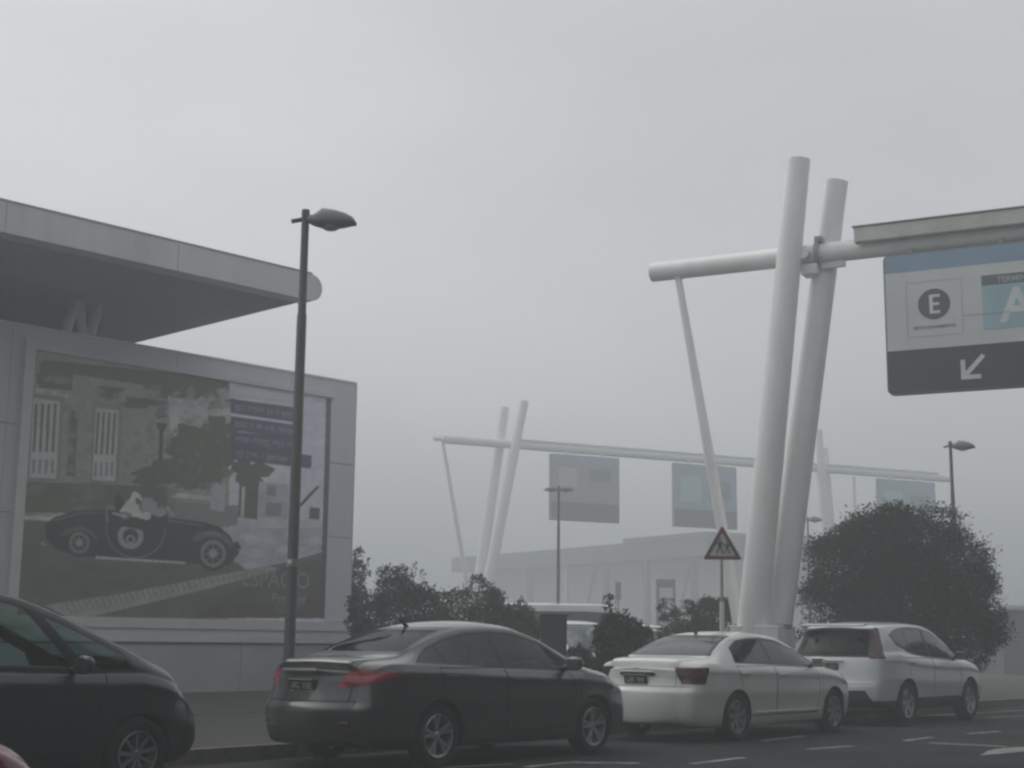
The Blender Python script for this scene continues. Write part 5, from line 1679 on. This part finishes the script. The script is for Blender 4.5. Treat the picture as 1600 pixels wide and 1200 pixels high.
m_ = MB(); m_.box((0, -.034, q.z - .35), (.16, .012, .35), 'sign_red', ch=.004); m_.build('face', ip)
# kiosk at the right edge
q = at(1558, 946, 62)
kk = thing('kiosk_building', 'low hazy grey kiosk at the right edge beyond the round bush', 'building', (q.x, 62, 0))
m_ = MB(); m_.box((4, 2, q.z / 2 - .12), (8, 5, q.z - .24), 'far_roof', ch=.03); m_.build('wall', kk)
m_ = MB(); m_.box((4, 2, q.z - .1), (8.6, 5.6, .2), 'panel', ch=.02); m_.build('roof', kk)
m_ = MB(); m_.box((1.1, -.53, 1.1), (.35, .05, 2.2), 'far_dark'); m_.build('door', kk)
m_ = MB(); m_.box((2.6, -.53, 1.5), (1.8, .05, 1.1), 'far_glass'); m_.build('window', kk)

# ------------------------------------------------------------------ added unseen hall and canopy behind the camera, shading the car sides
tf = thing('unseen_shade_hall', 'added unseen dark hall with a deep canopy that shades the parked cars', 'building', tuple(ap(0, -12)))
m_ = MB()
def fb2(s0, s1, p0, p1, z0, z1, m):
    vs = [ap(s_, p_, z_) for z_ in (z0, z1) for s_, p_ in ((s0, p0), (s1, p0), (s1, p1), (s0, p1))]
    m_.add(vs, [(3, 2, 1, 0), (4, 5, 6, 7), (0, 1, 5, 4), (1, 2, 6, 5), (2, 3, 7, 6), (3, 0, 4, 7)], m)
fb2(-70, 60, -30, -12, 0, 8.9, 'dark_wall'); built(m_, 'back_wall', tf)
m_ = MB(); fb2(-70, 60, -11.9, SHADE_CANOPY_P, 8.2, 8.7, 'dark_wall'); built(m_, 'canopy', tf)
for k in range(-5, 5):
    m_ = MB(); m_.tube([ap(k * 12 + 5, -4.5, 0), ap(k * 12 + 5, -4.5, 8.2)], .22, 'grey_steel', 16); built(m_, 'column', tf, 40)
for k in range(-8, 8):
    m_ = MB(); fb2(k * 7, k * 7 + 5.6, -11.99, -11.93, .3, 4.2, 'far_glass'); built(m_, 'window', tf)

# ------------------------------------------------------------------ haze, sky, sun, camera
hz = MB()
hz.box((0, 0, 6.6), (1180, 1180, 15.4), 'asphalt')
ho = hz.build('haze')
hm = D.materials.new('haze'); hm.use_nodes = True
nt = hm.node_tree; nt.nodes.clear()
o = nt.nodes.new('ShaderNodeOutputMaterial'); pv = nt.nodes.new('ShaderNodeVolumePrincipled')
pv.inputs['Color'].default_value = (.79, .825, .838, 1)
pv.inputs['Density'].default_value = .0094
pv.inputs['Anisotropy'].default_value = .25
nt.links.new(pv.outputs['Volume'], o.inputs['Volume'])
hm.cycles.homogeneous_volume = True
ho.data.materials.clear(); ho.data.materials.append(hm)
tag(ho, None, None, None, 'stuff')

SUN_EL, SUN_AZ = 50.0, -62.0      # azimuth from +Y towards +X
w = D.worlds.new('World'); scene.world = w; w.use_nodes = True
nt = w.node_tree; bg = nt.nodes['Background']
sky = nt.nodes.new('ShaderNodeTexSky'); sky.sky_type = 'NISHITA'; sky.sun_disc = False
sky.sun_elevation = R(SUN_EL); sky.sun_rotation = R(SUN_AZ); sky.air_density = 1.0; sky.dust_density = 6.0; sky.ozone_density = 1.0
hs = nt.nodes.new('ShaderNodeHueSaturation'); hs.inputs['Saturation'].default_value = .2
nt.links.new(sky.outputs[0], hs.inputs['Color'])
tc = nt.nodes.new('ShaderNodeTexCoord'); mp = nt.nodes.new('ShaderNodeMapping'); mp.inputs['Scale'].default_value = (1, 1, 2.5)
ns = nt.nodes.new('ShaderNodeTexNoise'); ns.inputs['Scale'].default_value = 1.6; ns.inputs['Detail'].default_value = 5; ns.inputs['Roughness'].default_value = .5
nt.links.new(tc.outputs['Generated'], mp.inputs[0]); nt.links.new(mp.outputs[0], ns.inputs['Vector'])
rp = nt.nodes.new('ShaderNodeValToRGB')
rp.color_ramp.elements[0].position = .3; rp.color_ramp.elements[1].position = .7
rp.color_ramp.elements[0].color = (.87, .875, .88, 1); rp.color_ramp.elements[1].color = (1.07, 1.07, 1.07, 1)
nt.links.new(ns.outputs['Fac'], rp.inputs[0])
mu = nt.nodes.new('ShaderNodeMix'); mu.data_type = 'RGBA'; mu.blend_type = 'MULTIPLY'; mu.inputs[0].default_value = 1
mc = nt.nodes.new('ShaderNodeMix'); mc.data_type = 'RGBA'; mc.inputs[0].default_value = .62
mc.inputs[7].default_value = (4.50, 4.68, 4.76, 1)       # even cloud layer over the clear sky
nt.links.new(hs.outputs[0], mc.inputs[6])
nt.links.new(mc.outputs[2], mu.inputs[6]); nt.links.new(rp.outputs[0], mu.inputs[7])
nt.links.new(mu.outputs[2], bg.inputs['Color'])
bg.inputs['Strength'].default_value = .147

sd = D.lights.new('sun', 'SUN'); sd.energy = .6; sd.angle = R(90); sd.color = (1, .97, .93)
so = D.objects.new('sun', sd); COL.objects.link(so)
a_, e_ = R(SUN_AZ), R(SUN_EL)
dv = Vector((math.sin(a_) * math.cos(e_), math.cos(a_) * math.cos(e_), math.sin(e_)))
so.rotation_euler = dv.to_track_quat('Z', 'Y').to_euler()

cd = D.cameras.new('camera'); co = D.objects.new('camera', cd); COL.objects.link(co)
cd.sensor_width = 36; cd.lens = F / 1600 * 36; cd.clip_end = 3000; cd.clip_start = .05
r0 = Vector((1, 0, 0)); fw_ = Vector((0, CT, ST)); u0 = Vector((0, -ST, CT))
rx = r0 * CR + u0 * SR; ux = -r0 * SR + u0 * CR
Mx = Matrix((rx, ux, -fw_)).transposed().to_4x4(); Mx.translation = CAM
co.matrix_world = Mx
scene.camera = co
scene.view_settings.view_transform = 'Standard'
scene.view_settings.look = 'None'
scene.view_settings.gamma = 1
scene.view_settings.exposure = 0.0
cy = scene.cycles
cy.use_denoising = True
cy.volume_bounces = 3
cy.max_bounces = 8
cy.filter_width = 2.5
